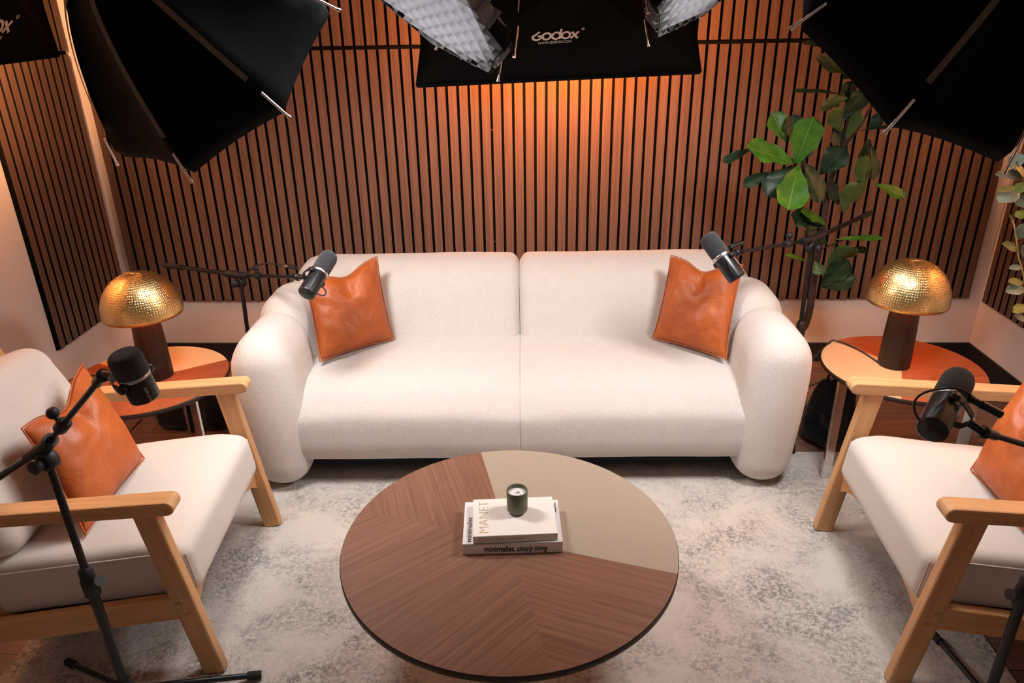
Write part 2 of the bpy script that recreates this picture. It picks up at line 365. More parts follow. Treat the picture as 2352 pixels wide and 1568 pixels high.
for sgn in (-1, 1):
    b = MB()
    def fs_(p):
        x, y, z = p; top = sm01((z + .02) / .14)
        d0 = .485 + sgn * x; d0 = d0 * .012 / .078 if d0 < .078 else .012 + (d0 - .078) * (.97 - .012) / (.97 - .078); x = sgn * (d0 - .485)
        crown = .016 * (1 - (x / .52) ** 2) * top; side = .018 * sm01((abs(z) - 0) / .15)
        kk = sm01((-z - .03) / .10) * .75
        if y < -.2: y += (-.3275 - y) * kk
        return (x, y - .018 * (1 - (z / .16) ** 2) * (y < -.2) + nz(p, 5, .003), z + crown - .05 * top * sm01((-y - .14) / .17) ** 2 + nz(p, 6, .003))
    puff(b, (sgn * .4770, .32, .280), (.970, .655, .292), .078, fs_, 6, 9); b.build('seat_cushion', M['boucle'], sofa, sub=1)
    b = MB()
    def fb_(p):
        x, y, z = p; d0 = .547 + sgn * x; d0 = d0 * .055 / .12 if d0 < .12 else .055 + (d0 - .12) * (1.094 - .055) / (1.094 - .12); x = sgn * (d0 - .547)
        lean = .185 * (z + .32) / .64 - .038
        bul = -.03 * (1 - (z / .36) ** 2) * (y < 0) * (1 - (x / .55) ** 4); e = .075 * sm01((abs(x) - .40) / .14) * (x * sgn > 0)
        return (x + nz(p, 4, .003), y + lean + bul + nz(p, 4, .004), z - e * (z > 0) * 1.2 + nz(p, 5, .004))
    puff(b, (sgn * .533, .61, .418), (1.094, .27, .646), .12, fb_, 7, 9); b.build('backrest', M['boucle'], sofa, sub=1)
b = MB(); box(b, (0, .42, .085), (1.72, .66, .06)); b.build('base_frame', M['blackcloth'], sofa)
for x in (-.97, .97):
    for y in (.16, .62): b = MB(); lathe(b, [(.022, 0.0), (.026, .03)], (x, y, .0 if y > .3 else .009), n=16); b.build('foot', M['blackmatt'], sofa)
for sgn in (-1, 1):            # seam welt on the arm front
    b = MB(); pts = [(sgn * (.972 + .105 * math.cos(a)), .02 + .03 * abs(math.sin(a)), .575 + .075 * math.sin(a)) for a in [PI * k / 16 for k in range(17)]]

# ------------------------------------------------------------------ scatter pillows (leather)
def pillow(bl, br, tr, tl, T, dip, label, nrm, seed, dipu=0.0):
    C = [Vector(p) for p in (bl, br, tr, tl)]; cen = sum(C, Vector()) / 4; nrm = Vector(nrm).normalized()
    base = Vector((cen.x, cen.y, min(C[0].z, C[1].z))); root = empty('throw_pillow', base, 0, label, 'pillow', 'tan leather throw pillows')
    n = 26; b = MB(); P = {}
    def pt(i, j, side):
        u = -1 + 2 * i / n; v = -1 + 2 * j / n
        pin = .055; uu = u * (1 - pin * (1 - v * v) ** 1.0 * abs(u) ** 3); vv = v * (1 - pin * (1 - u * u) * abs(v) ** 3)
        s, t = (uu + 1) / 2, (vv + 1) / 2
        dd = dip * math.exp(-((u - dipu) / .42) ** 2) * sm01((v + .1) / 1.1)
        t2 = t - dd
        q = C[0].lerp(C[1], s).lerp(C[3].lerp(C[2], s), t2)
        e = max(0, (1 - abs(u) ** 2.6)) * max(0, (1 - abs(v) ** 2.6)); th = T * e ** .62
        crease = math.exp(-((u - dipu) / .10) ** 2) * sm01((v - .1) / .8)
        th = th * (1 - .5 * crease * (v > 0)) + T * .12 * math.exp(-((abs(u - dipu) - .38) / .2) ** 2) * sm01((v + .1) / .7) * e ** .5
        th += (mnoise.noise(Vector((u * 2.2 + seed, v * 2.2, seed * 1.7))) * .010 + mnoise.noise(Vector((u * 6 + seed, v * 5, seed))) * .006) * e ** .4
        return q + nrm * th * (1 if side else -.75) - base
    for side in (0, 1):
        vs = [pt(i, j, side) for i in range(n + 1) for j in range(n + 1)]
        fs = [(i * (n + 1) + j, (i + 1) * (n + 1) + j, (i + 1) * (n + 1) + j + 1, i * (n + 1) + j + 1) for i in range(n) for j in range(n)]
        b.add(vs, fs, None, 0, True)
    o = b.build('cover', M['leather'], root)
    bm = bmesh.new(); bm.from_mesh(o.data); bmesh.ops.remove_doubles(bm, verts=bm.verts, dist=.0008); bmesh.ops.recalc_face_normals(bm, faces=bm.faces); bm.to_mesh(o.data); bm.free()
    m = o.modifiers.new('s', 'SUBSURF'); m.levels = m.render_levels = 1
    b = MB(); rim = [pt(i, 0, 1) for i in range(n)] + [pt(n, j, 1) for j in range(n)] + [pt(n - i, n, 1) for i in range(n)] + [pt(0, n - j, 1) for j in range(n)]
    tube(b, rim, .0028, 6, closed=True); b.build('piping', M['leather'], root)
    return root
pillow((-0.898,2.684,0.460), (-0.640,2.929,0.450), (-0.696,3.000,0.806), (-0.973,2.840,0.761), .062, .10, 'tan leather pillow with a chopped top at the left end of the sofa', (.42, -.86, .30), 1.3, .05)
pillow((0.482,2.936,0.450), (0.742,2.702,0.460), (0.813,2.870,0.804), (0.548,3.010,0.800), .062, .11, 'tan leather pillow with a chopped top at the right end of the sofa', (-.42, -.86, .30), 4.1, .0)
pillow((-1.272,1.624,0.432), (-1.298,2.011,0.432), (-1.436,2.041,0.760), (-1.411,1.691,0.735), .070, .13, 'glossy tan leather pillow on the left armchair behind the boom microphone', (.90, -.08, .38), 8.2, .0)
pillow((1.328,1.974,0.432), (1.310,1.631,0.432), (1.458,1.740,0.750), (1.453,2.015,0.760), .068, .12, 'tan leather pillow on the right armchair at the photo edge', (-.90, -.08, .38), 12.6, .0)

# ------------------------------------------------------------------ armchairs
def armchair(loc, rz, label):
    r = empty('armchair', loc, rz, label, 'armchair', 'oak framed armchairs either side of the coffee table')
    for s in (-1, 1):
        y = s * .335
        b = MB(); board(b, (.0, y, .0), (-.085, y, .585), .036, .062, (1, 0, 0)); b.build('front_leg', M['oak'], r, bevel=.006)
        b = MB(); board(b, (-.70, y, .0), (-.56, y, .575), .036, .055, (1, 0, 0)); b.build('rear_leg', M['oak'], r, bevel=.006)
        # armrest with a rounded front end
        b = MB(); pr = []
        for k in range(9): a = -PI / 2 + PI * k / 8; pr.append((-.018 + .021 * math.cos(a), .588 + .021 * math.sin(a)))
        pr += [(-.62, .583), (-.62, .545)]
        n = len(pr); w = .029; vs = [(x, y - w, z) for x, z in pr] + [(x, y + w, z) for x, z in pr]
        fs = [tuple(range(n)), tuple(range(2 * n - 1, n - 1, -1))] + [(k, (k + 1) % n, n + (k + 1) % n, n + k) for k in range(n)]
        off = random.random() * 5
        b.add(vs, fs, [[(vs[i][0] + off, vs[i][1] + vs[i][2] + off) for i in f] for f in fs]); b.build('armrest', M['oak'], r, bevel=.005)
        b = MB(); board(b, (-.02, y, .250), (-.66, y, .172), .030, .074, (0, 0, 1)); b.build('side_rail', M['oak'], r, bevel=.004)
        for (bx, bz) in ((-.050, .262), (-.030, .225)):
            b = MB(); lathe(b, [(.007, 0), (.008, .002), (.006, .004)], (bx, y + s * .0175, bz), (0, s, 0), 14); b.build('bolt_cap', M['oak'], r)
        # back post
        b = MB(); board(b, (-.555, s * .29, .18), (-.80, s * .29, .80), .034, .05, (1, 0, 0)); b.build('back_post', M['oak'], r, bevel=.005)
    b = MB(); nseg = 14; y0 = .318; vs = []; fs = []
    for i in range(nseg + 1):
        t = -1 + 2 * i / nseg; sag = -.035 * (1 - t * t)
        for (dx, dz) in ((0, .055 + .2 * 0), (.024, .055), (.024, 0 ), (0, 0)):
            x = -.055 + dx - .02 * (1 - t * t) * 0; z = .215 + dz + (.04 * (t ** 4) if dz == 0 else .03) * (1 if dz else -1) * (1 if dz else 1)
            vs.append((x, t * y0, z - (0 if dz else -.03 * (1 - t ** 4))))
    for i in range(nseg):
        for k in range(4): fs.append((i * 4 + k, i * 4 + (k + 1) % 4, (i + 1) * 4 + (k + 1) % 4, (i + 1) * 4 + k))
    b.add(vs, fs, [[(vs[i][1], vs[i][2] + vs[i][0]) for i in f] for f in fs], 0, False); b.build('front_rail', M['oak'], r)
    b = MB(); board(b, (-.60, -.30, .155), (-.60, .30, .155), .03, .06); b.build('rear_rail', M['oak'], r, bevel=.004)
    for k, (x, z) in enumerate(((-.795, .785), (-.735, .62), (-.67, .46))):
        b = MB(); R, L = frame((x, -.31, z), (x, .31, z)); board(b, (x, -.31, z), (x, .31, z), .022, .07 if k == 0 else .05, (-.35, 0, 1)); b.build('back_slat', M['oak'], r, bevel=.005)
    b = MB(); board(b, (-.07, 0, .236), (-.60, 0, .180), .60, .012); b.build('seat_deck', M['blackcloth'], r)
    # seat cushion
    tl = Matrix.Rotation(math.radians(6.0), 3, 'Y') ; tl = Matrix.Rotation(math.radians(-6.0), 3, 'Y')
    b = MB()
    def fc(p):
        x, y, z = p; c = (1 - (x / .30) ** 2) * (1 - (y / .31) ** 2)
        return (x, y, z + (.012 * c * sm01(z / .05)) - (.022 * sm01((x - .2) / .09) * sm01((z + .01) / .05)) + nz(p, 6, .003))
    puff(b, (-.30, 0, .318), (.58, .618, .178), .034, fc, 5, 10, R=tl); b.build('seat_cushion', M['linen'], r, sub=1)
    for sg in (-1, 1):
        b = MB(); tube(b, [tl @ Vector(q) + Vector((-.30, 0, .318)) for q in ((-.26, sg * .3085, .062), (0, sg * .3085, .062), (.22, sg * .3085, .062), (.262, sg * .306, .052))], .0022, 6); b.build('cushion_piping', M['linen'], r); b = MB()
        tube(b, [tl @ Vector(q) + Vector((-.30, 0, .318)) for q in ((.2800, sg * .2986, .046), (.2800, sg * .2990, 0), (.2800, sg * .2986, -.072))], .0018, 6); b.build('cushion_piping', M['linen'], r)
    # back cushion
    bl = Matrix.Rotation(math.radians(-19), 3, 'Y'); b = MB()
    def fk(p):
        x, y, z = p; c = (1 - (z / .25) ** 2) * (1 - (y / .30) ** 2); t = sm01((z - .08) / .14)
        w = .010 * math.sin(y * 34 + 1) * sm01((z - .02) / .12) * sm01((.20 - z) / .1)
        return (x + (.025 * c if x > 0 else -.01 * c) + w * (x > 0), y * (1 - .05 * t), z - .03 * (y / .3) ** 2 * (z > 0) + nz(p, 7, .006))
    puff(b, (-.605, 0, .590), (.150, .600, .455), .062, fk, 6, 11, R=bl); b.build('back_cushion', M['linen'], r, sub=1)
    return r
armchair((-.974, 1.885, .009), math.radians(4.6), 'oak armchair with oatmeal cushions on the left, facing the coffee table')
armchair((1.012, 1.885, .009), math.radians(180 - 2.0), 'oak armchair with oatmeal cushions on the right, cut by the photo edge')

# ------------------------------------------------------------------ round tables with sunburst tops
def sector_top(mb, R, t, a0, nsect, taupe, zt, ngr=0):
    """taupe: (start, end) degrees; the rest split in nsect veneer sectors with mirrored grain"""
    A, B = taupe; step = (360 - (B - A)) / nsect
    secs = [(A, B, 1, 0)] + [(B + k * step, B + (k + 1) * step, 0, k) for k in range(nsect)]
    for (s0, s1, mi, k) in secs:
        m = int(abs(s1 - s0) / 2.5) + 1; mid = math.radians((s0 + s1) / 2 + (26 if k % 2 else -26) + 90 * 0)
        ux, uy = math.cos(mid), math.sin(mid)
        ring = [(R * math.cos(math.radians(s0 + (s1 - s0) * i / m)), R * math.sin(math.radians(s0 + (s1 - s0) * i / m))) for i in range(m + 1)]
        pts = [(0, 0)] + ring; uvf = lambda x, y: (x * ux + y * uy + k * .7 + ngr, -x * uy + y * ux + k * 1.3)
        mb.add([(x, y, zt) for x, y in pts], [tuple(range(len(pts)))], [[uvf(x, y) for x, y in pts]], mi)
def round_table(name, loc, rz, R, h, taupe, label, veneer, taupem, legs, cat, th=.020):
    r = empty(name, loc, rz, label, cat); b = MB()
    sector_top(b, R - .002, 0, 0, 4, taupe, h)
    lathe(b, [(R - .002, h - .0002), (R, h - .003), (R, h - th + .004), (R - .006, h - th), (R - .05, h - th - .004), (.001, h - th - .004)], n=96, mi=2)
    b.build('tabletop', [M[veneer], M[taupem], M['edge']], r)
    for (a, rr) in legs:
        a = math.radians(a); d = Vector((math.cos(a), math.sin(a), 0)); b = MB(); ht = h - th - .004
        # folded flat-bar leg: wide blade set radially, closed by a foot bar
        board(b, d * rr, d * rr + V(0, 0, ht), .012, .042, d); b.build('leg', M['chrome'], r, bevel=.002)
        b = MB(); board(b, d * .03 + V(0, 0, ht - .012), d * (rr - .008) + V(0, 0, ht - .012), .04, .010); b.build('leg_brace', M['chrome'], r, bevel=.002)
    return r
round_table('side_table', (1.880,3.459,0.000)[0:0] or (1.397, 2.625, 0), 0, .293, .470, (126, 246), 'round tan and red veneer side table right of the sofa', 'cherry', 'taupe_light',
            ((198, .263), (78, .263), (318, .263)), 'side table')
round_table('side_table', (-1.527, 2.515, 0), 0, .300, .470, (34, 154), 'round tan and red veneer side table left of the sofa', 'cherry', 'taupe_light',
            ((330, .27), (210, .27), (95, .27)), 'side table')
round_table('coffee_table', (-.087, 1.633, .009), 0, .458, .411, (-16, 104), 'large round walnut coffee table with a taupe wedge on the pale rug', 'veneer', 'taupe',
            ((262, .30), (22, .30), (142, .30)), 'coffee table', .022)

# ------------------------------------------------------------------ mushroom lamps
def lamp(x, y, z, label, lean=0):
    r = empty('table_lamp', (x, y, z), 0, label, 'lamp', 'hammered brass mushroom lamps')
    b = MB(); fl = lambda a, h: 1 + .018 * abs(math.sin(a * 8)) ** .5 - .018
    lathe(b, [(.056, 0), (.058, .003), (.0575, .06), (.0555, .14), (.052, .21), (.049, .27), (.046, .30)], n=96, rfun=fl); b.build('base', M['lamp_wood'], r)
    b = MB(); n = 64; prof = []
    Rd, zd, hd = .1425, .262, .150
    for k in range(15): a = PI / 2 * k / 14; prof.append((max(Rd * math.cos(a) ** .92 if k < 14 else .0, 0), zd + .012 + hd * math.sin(a)))
    prof = [(Rd * .995, zd)] + prof; vs = []; fs = []; uvs = []
    acc = 0; acs = [0]
    for i in range(1, len(prof)): acc += math.hypot(prof[i][0] - prof[i - 1][0], prof[i][1] - prof[i - 1][1]); acs.append(acc)
    for (rr, hh) in prof:
        for k in range(n): a = 2 * PI * k / n; vs.append((rr * math.cos(a), rr * math.sin(a), hh))
    for i in range(len(prof) - 1):
        for k in range(n):
            fs.append((i * n + k, i * n + (k + 1) % n, (i + 1) * n + (k + 1) % n, (i + 1) * n + k)); s = 105
            uvs.append([(k / n * 96, acs[i] * s), ((k + 1) / n * 96, acs[i] * s), ((k + 1) / n * 96, acs[i + 1] * s), (k / n * 96, acs[i + 1] * s)])
    b.add(vs, fs, uvs, 0, True); sh = b.build('shade', [M['brass'], M['brass_in']], r)
    so = sh.modifiers.new('t', 'SOLIDIFY'); so.thickness = .002; so.offset = -1; so.material_offset = 1
    b = MB(); lathe(b, [(.012, .30), (.012, .325)], n=16); b.build('socket', M['black'], r)
    b = MB(); prof = [(.001, .325)] + [(.024 * math.sin(PI * k / 10), .350 - .024 * math.cos(PI * k / 10)) for k in range(1, 10)] + [(.001, .374)]
    lathe(b, prof, n=20); b.build('bulb', emit('bulb_glow', (1.0, .40, .10), 230), r)
    return r
lamp(1.371, 2.640, .470, 'hammered brass dome lamp with dark fluted base on the right side table')
lamp(-1.495, 2.535, .470, 'hammered brass dome lamp with dark fluted base on the left side table')
b = MB(); tube(b, spline([(1.321,2.626,0.474), (1.296,2.736,0.475), (1.258,2.819,0.476), (1.231,2.843,0.477), (1.196,2.841,0.474), (1.10, 2.79, .38), (1.17, 3.08, .05), (1.35, 3.35, .004), (1.6, 3.5, .004)]), .0028, 8)
tag(b.build('lamp_cord', M['rubber']), 'thin black cord running off the back of the right side table', 'cord')
b = MB(); tube(b, spline([(-1.590,2.583,0.474), (-1.686,2.565,0.475), (-1.734,2.534,0.475), (-1.80, 2.50, .474), (-1.855, 2.52, .42), (-1.88, 2.6, .10), (-1.9, 2.75, .004), (-1.9, 3.0, .004)]), .003, 8)
tag(b.build('lamp_cord', M['rubber']), 'thin black cord crossing the left side table behind the microphone', 'cord')

# ------------------------------------------------------------------ text helper
def text_mesh(txt, size, shear=0.0, bold=0.0, extrude=.0004):
    c = bpy.data.curves.new('t', 'FONT'); c.body = txt; c.size = size; c.shear = shear; c.offset = bold; c.extrude = extrude; c.align_x = 'CENTER'; c.align_y = 'CENTER'; c.resolution_u = 4
    o = bpy.data.objects.new('t', c); lk(o); bpy.context.view_layer.update(); dg = bpy.context.evaluated_depsgraph_get()
    me = bpy.data.meshes.new_from_object(o.evaluated_get(dg)); bpy.data.objects.remove(o); return me
def put_text(name, txt, size, org, ux, uy, mt, parent, shear=0, bold=0, sx=1.0, mapf=None, width=None):
    me = text_mesh(txt, size, shear, bold); xs = [v.co.x for v in me.vertices]; w = max(xs) - min(xs); k = (width / w) if width else sx
    cx = (max(xs) + min(xs)) / 2
    org, ux, uy = Vector(org), Vector(ux).normalized(), Vector(uy).normalized(); un = ux.cross(uy)
    for v in me.vertices:
        x, y, z = (v.co.x - cx) * k, v.co.y, v.co.z
        v.co = mapf(x, y, z) if mapf else org + ux * x + uy * y + un * z
    me.materials.clear(); me.materials.append(mt); o = bpy.data.objects.new(name, me); lk(o); o.parent = parent; return o

# ------------------------------------------------------------------ books and candle
def book(c, rz, w, d, h, cover, label, spine=None):
    r = empty('book', c, rz, label, 'book'); b = MB(); t = .0028
    box(b, (0, 0, t / 2), (w, d, t)); box(b, (0, 0, h - t / 2), (w, d, t)); box(b, (0, -d / 2 + t / 2, h / 2), (w, t, h))
    b.build('cover', M[cover], r, bevel=.0006, segs=1)
    b = MB(); box(b, (0, .0, h / 2), (w - .008, d - .010, h - 2 * t)); b.build('page_block', M['pages'], r); return r
zt = .420
B1 = book((-.080, 1.672, zt), math.radians(3.2), .268, .188, .034, 'book_white', 'large white book with black title lettering, bottom of the stack on the coffee table')
put_text('lettering', 'minimalist.', .0245, (-.035, -.0948, .0165), (1, 0, 0), (0, 0, 1), M['ink'], B1, bold=.0005, width=.083)
put_text('lettering', 'simply living', .0235, (.052, -.0948, .0165), (1, 0, 0), (0, 0, 1), M['ink'], B1, shear=.25, bold=.0002, width=.083)
put_text('lettering', 'minimalist', .020, (-.117, -.030, .0344), (0, 1, 0), (-1, 0, 0), M['ink'], B1, width=.105)
put_text('lettering', 'simply living', .0055, (.124, .058, .0344), (0, 1, 0), (-1, 0, 0), M['ink'], B1, width=.045)
B2 = book((-.074, 1.667, zt + .034), math.radians(4.6), .226, .166, .022, 'book_cream', 'smaller cream book with thin gold lettering, lying on the white book under the candle')
put_text('lettering', 'MANET', .040, (-.082, .002, .0223), (0, 1, 0), (-1, 0, 0), M['gold'], B2, bold=-.0011, width=.138)
put_text('lettering', 'EDOUARD MANET', .013, (-.035, -.0836, .011), (1, 0, 0), (0, 0, 1), mat('worn_title', (.52, .44, .36), .6), B2, width=.125)
cd = empty('candle', (-.0655, 1.690, zt + .056), 0, 'small sage green candle jar on top of the two books', 'candle')
b = MB(); lathe(b, [(.021, 0), (.0245, .003), (.0288, .009), (.0292, .016), (.0292, .0705), (.0282, .072), (.0270, .0705), (.0270, .056), (.001, .056)], n=48); b.build('jar', M['candle_glass'], cd)
b = MB(); lathe(b, [(.0262, .0562), (.0266, .0595), (.0255, .060), (.001, .0595)], n=40); b.build('wax', M['wax'], cd)
b = MB(); tube(b, [(0, 0, .0595), (.001, 0, .067)], .0009, 6); b.build('wick', M['ink'], cd)
b = MB(); tube(b, [(.004, .010, .0602), (.012, -.012, .0602)], .0005, 5); tube(b, [(-.006, -.002, .0602), (.006, .003, .0602)], .0005, 5); b.build('wax_mark', M['ink'], cd)

# ------------------------------------------------------------------ microphones and boom stands
def mic(foam_end, tail, label, yoke_dir, cabpts=None, rb=.031, rf=.035, text=None, tdir=None):
    a = Vector(foam_end); t = Vector(tail); ax = (a - t).normalized(); L = (a - t).length
    r = empty('microphone', t, 0, label, 'microphone', 'black boom microphones'); s = L / .185
    def ub(*p): return [(q[0], q[1] * s) for q in p]
    b = MB(); lathe(b, ub((rb * .86, 0), (rb * .97, .002), (rb, .007), (rb, .092), (rb * .98, .096)), (0, 0, 0), ax, 36); b.build('body', M['black'], r)
    b = MB(); lathe(b, [(.001, -.0006), (rb * .8, -.0006), (rb * .8, .001)], (0, 0, 0), ax, 28); e = b.build('end_plate', M['steel' if False else 'blackmatt'], r)
    b = MB(); lathe(b, ub((rb * 1.03, .090), (rb * 1.06, .092), (rb * 1.06, .100), (rb * 1.03, .102)), (0, 0, 0), ax, 36); b.build('collar', M['steel'], r)
    b = MB(); pr = [(rf * .93, .100), (rf, .106), (rf, .160)] + [(rf * (.62 + .38 * math.cos(k / 6 * PI / 2)), .160 + .025 * math.sin(k / 6 * PI / 2)) for k in range(1, 7)] + [(.001, .1855)]
    lathe(b, ub(*pr), (0, 0, 0), ax, 36); b.build('windscreen', M['foam'], r)
    # yoke: U strap across the body with pivot knobs
    yd = Vector(yoke_dir); yd = (yd - ax * yd.dot(ax)).normalized(); sd = ax.cross(yd); c0 = ax * (.080 * s)
    b = MB(); pts = [c0 + sd * (rb + .006), c0 + sd * (rb + .006) + yd * .018, c0 + sd * (rb * .6) + yd * (rb + .020), c0 + yd * (rb + .026), c0 - sd * (rb * .6) + yd * (rb + .020), c0 - sd * (rb + .006) + yd * .018, c0 - sd * (rb + .006)]
    for i in range(len(pts) - 1): board(b, pts[i], pts[i + 1], .018, .0035, ax.cross(pts[i + 1] - pts[i]))
    b.build('yoke', M['blackmatt'], r, bevel=.001)
    for q in (1, -1):
        b = MB(); lathe(b, [(.010, 0), (.011, .003), (.010, .010), (.004, .012)], c0 + sd * q * (rb + .002), sd * q, 18); b.build('pivot_knob', M['black'], r)
    j = c0 + yd * (rb + .024); b = MB(); tube(b, [j, j + yd * .030], .0095, 16); b.build('mount_thread', M['black'], r)
    jw = t + j + yd * .030
    if text:
        td = Vector(tdir); td = (td - ax * td.dot(ax)).normalized(); w = ax.cross(td)
        def mp(x, y, z): an = y / rb; return ax * (.032 * s + x) + (td * math.cos(an) + w * math.sin(an)) * (rb + .0006)
        put_text('lettering', text, .008, (0, 0, 0), (1, 0, 0), (0, 1, 0), M['print'], r, bold=.0002, mapf=mp, width=.036)
    return r, jw
def boom_stand(base, top, legs, tail_end, mic_joint, label, knob=1, sag=None, rP=.0125, rB=.0095):
    base, top, te, mj = Vector(base), Vector(top), Vector(tail_end), Vector(mic_joint)
    r = empty('boom_stand', base, 0, label, 'microphone stand', 'black boom microphone stands'); L = lambda p: Vector(p) - base
    up = (top - base).normalized(); H_ = (top - base).length
    b = MB(); tube(b, [L(base + up * .045), L(base + up * H_ * .56)], rP, 18); b.build('lower_pole', M['black'], r)
    b = MB(); tube(b, [L(base + up * H_ * .5), L(top)], rP * .74, 16); b.build('upper_pole', M['black'], r)
    b = MB(); lathe(b, [(rP * 1.1, -.05), (rP * 1.55, -.045), (rP * 1.6, .0), (rP * 1.35, .012), (rP * 1.45, .03), (rP * .9, .04)], L(base + up * H_ * .56), up, 20); b.build('height_clutch', M['blackmatt'], r)
    side = up.cross(te - mj).normalized(); side2 = (te - mj).normalized()
    b = MB(); q = L(base + up * (H_ * .56 - .02)); tube(b, [q, q - side2 * .035], .006, 10); tube(b, [q - side2 * .03, q - side2 * .05], .014, 12); b.build('clutch_knob', M['blackmatt'], r)
    b = MB(); lathe(b, [(.018, .03), (.026, .04), (.027, .075), (.019, .09), (.016, .115)], (0, 0, 0), up, 20); b.build('leg_hub', M['blackmatt'], r)
    for g in legs:
        g = Vector(g); b = MB(); p0 = L(base + up * .075) + (g - base).normalized() * .02; e = L(g) + V(0, 0, .012); tube(b, [p0, e], .0085, 12); lg = b.build('leg', M['black'], r)
        b = MB(); d = (e - p0).normalized(); tube(b, [e - d * .035, e + d * .004], .0118, 12); b.build('rubber_foot', M['rubber'], lg)
    # tee joint
    b = MB(); R, _ = frame(te, mj); bd = (mj - te).normalized(); tp = L(top); hub = top
    n1 = bd.cross(up).normalized()
    lathe(b, [(.020, -.016), (.026, -.012), (.026, .012), (.020, .016)], tp + V(0, 0, -.004), n1, 24); lathe(b, [(.008, .016), (.016, .018), (.018, .040), (.010, .044)], tp + V(0, 0, -.004), n1 * knob, 16)
    b.build('tilt_joint', M['blackmatt'], r)
    # boom passes just above the joint; two straight pieces meeting at the joint
    bt = top + up * .026
    b = MB(); tube(b, [L(te), L(bt), L(bt + (mj - bt) * .18)], rB, 14); b.build('boom_arm', M['black'], r)
    b = MB(); tube(b, [L(bt + (te - bt) * .18), L(bt), L(bt + (mj - bt) * .14)], rB * 1.7, 14); b.build('boom_clamp', M['blackmatt'], r)
    b = MB(); tube(b, [L(te), L(te + (bt - te).normalized() * .10)], rB * 1.25, 14); b.build('boom_grip', M['rubber'], r)
    b = MB(); tube(b, [L(bt + (mj - bt) * .1), L(mj)], rB * .72, 12); b.build('boom_extension', M['black'], r)
    md = (mj - bt).normalized(); b = MB(); q = bt + (mj - bt) * .34; lathe(b, [(rB, -.02), (rB * 1.6, -.016), (rB * 1.6, .014), (rB, .02)], L(q), md, 16)
    kd = (V(0, 0, 1) - md * md.z).normalized(); tube(b, [L(q), L(q) + kd * .026], .006, 10)
    kq = [(.001, -.014)] + [(.014 * math.sin(PI * k / 8), -.014 * math.cos(PI * k / 8)) for k in range(1, 8)] + [(.001, .014)]; lathe(b, kq, L(q) + kd * .034, kd, 14); b.build('extension_clutch', M['blackmatt'], r)
    b = MB(); lathe(b, [(rB * .8, -.045), (rB * 1.15, -.04), (rB * 1.15, -.012), (rB * 1.5, -.010), (rB * 1.5, -.002), (rB * .9, 0)], L(mj), md, 16); b.build('mount_collar', M['black'], r)
    return r
def cable(name, pts, r, label):
    b = MB(); tube(b, spline(pts), r, 8); return tag(b.build(name, M['rubber']), label, 'cable')
def connector(p, d, label, silver=False):
    p = Vector(p); d = Vector(d).normalized(); r = empty('cable_connector', p, 0, label, 'connector'); b = MB(); tube(b, [-d * .022, d * .024], .0095, 16); b.build('barrel', M['black'], r)
    b = MB(); tube(b, [-d * .052, -d * .022], .0075, 14); b.build('strain_relief', M['chrome'] if silver else M['rubber'], r); return r

# front left
m1, j1 = mic((-0.803,1.260,1.162), (-0.791,1.279,1.056), 'black broadcast microphone over the left armchair, nearest the left table lamp', (Vector((-0.884,1.302,1.069)) - Vector((-0.791,1.261,1.114))), text='SHURE', tdir=(.75, -.65, .1), rb=.0295, rf=.0325)
boom_stand((-1.125, 1.410, .009), (-1.139, 1.410, .825), ((-1.390,1.555,0.009), (-0.807,1.522,0.009), (-1.22, 1.12, .009)), (-1.436,1.490,0.659), j1, 'black boom stand in front of the left armchair, its tripod foot on the rug', 1)
# back left
m2, j2 = mic((-0.789,2.645,0.925), (-0.843,2.469,0.831), 'black broadcast microphone in front of the left sofa pillow', (Vector((-0.975,2.632,0.865)) - Vector((-0.826,2.531,0.869))), rb=.032, rf=.034)
boom_stand((-1.338, 3.02, 0), (-1.312, 3.02, .690), ((-1.60, 2.98, 0), (-1.25, 2.98, 0), (-1.33, 3.30, 0)), (-1.701,3.132,0.728), j2, 'black boom stand behind the left side table reaching over the sofa arm', 1)
connector((-0.938,2.639,0.877), Vector((-0.896,2.598,0.880)) - Vector((-0.965,2.659,0.874)), 'silver and black cable plug clipped above the left rear boom arm', True)
cable('microphone_cable', [(-1.265,2.908,0.700), (-1.240,2.898,0.750), (-1.176,2.840,0.809), (-1.102,2.783,0.846), (-1.020,2.717,0.863), (-0.958,2.659,0.874)], .003, 'thin black cable looping along the left rear boom arm')
cable('microphone_cable', [(-0.813,2.473,0.836), (-0.782,2.469,0.826), (-0.777,2.493,0.829), (-0.791,2.518,0.836), (-0.803,2.521,0.845)], .0026, 'small black cable loop under the microphone at the left sofa pillow')
# back right
m3, j3 = mic((0.590,2.587,1.007), (0.697,2.508,0.870), 'black broadcast microphone in front of the right sofa pillow', (Vector((0.755,2.669,0.930)) - Vector((0.653,2.553,0.924))), rb=.032, rf=.034)
boom_stand((1.128, 2.97, 0), (1.108, 2.97, .850), ((1.07, 2.72, .009), (1.36, 3.16, 0), (1.08, 3.34, 0)), (1.472,3.300,0.900), j3, 'black boom stand beside the fig trunk reaching over the right sofa arm', -1)
connector((0.721,2.637,0.959), Vector((0.746,2.660,0.959)) - Vector((0.691,2.613,0.957)), 'black cable plug clipped above the right rear boom arm')
cable('microphone_cable', [(0.694,2.616,0.963), (0.667,2.602,0.983), (0.651,2.573,0.969), (0.649,2.518,0.945), (0.669,2.484,0.903), (0.689,2.489,0.877)], .0014, 'fine cable draped over the microphone at the right sofa pillow')
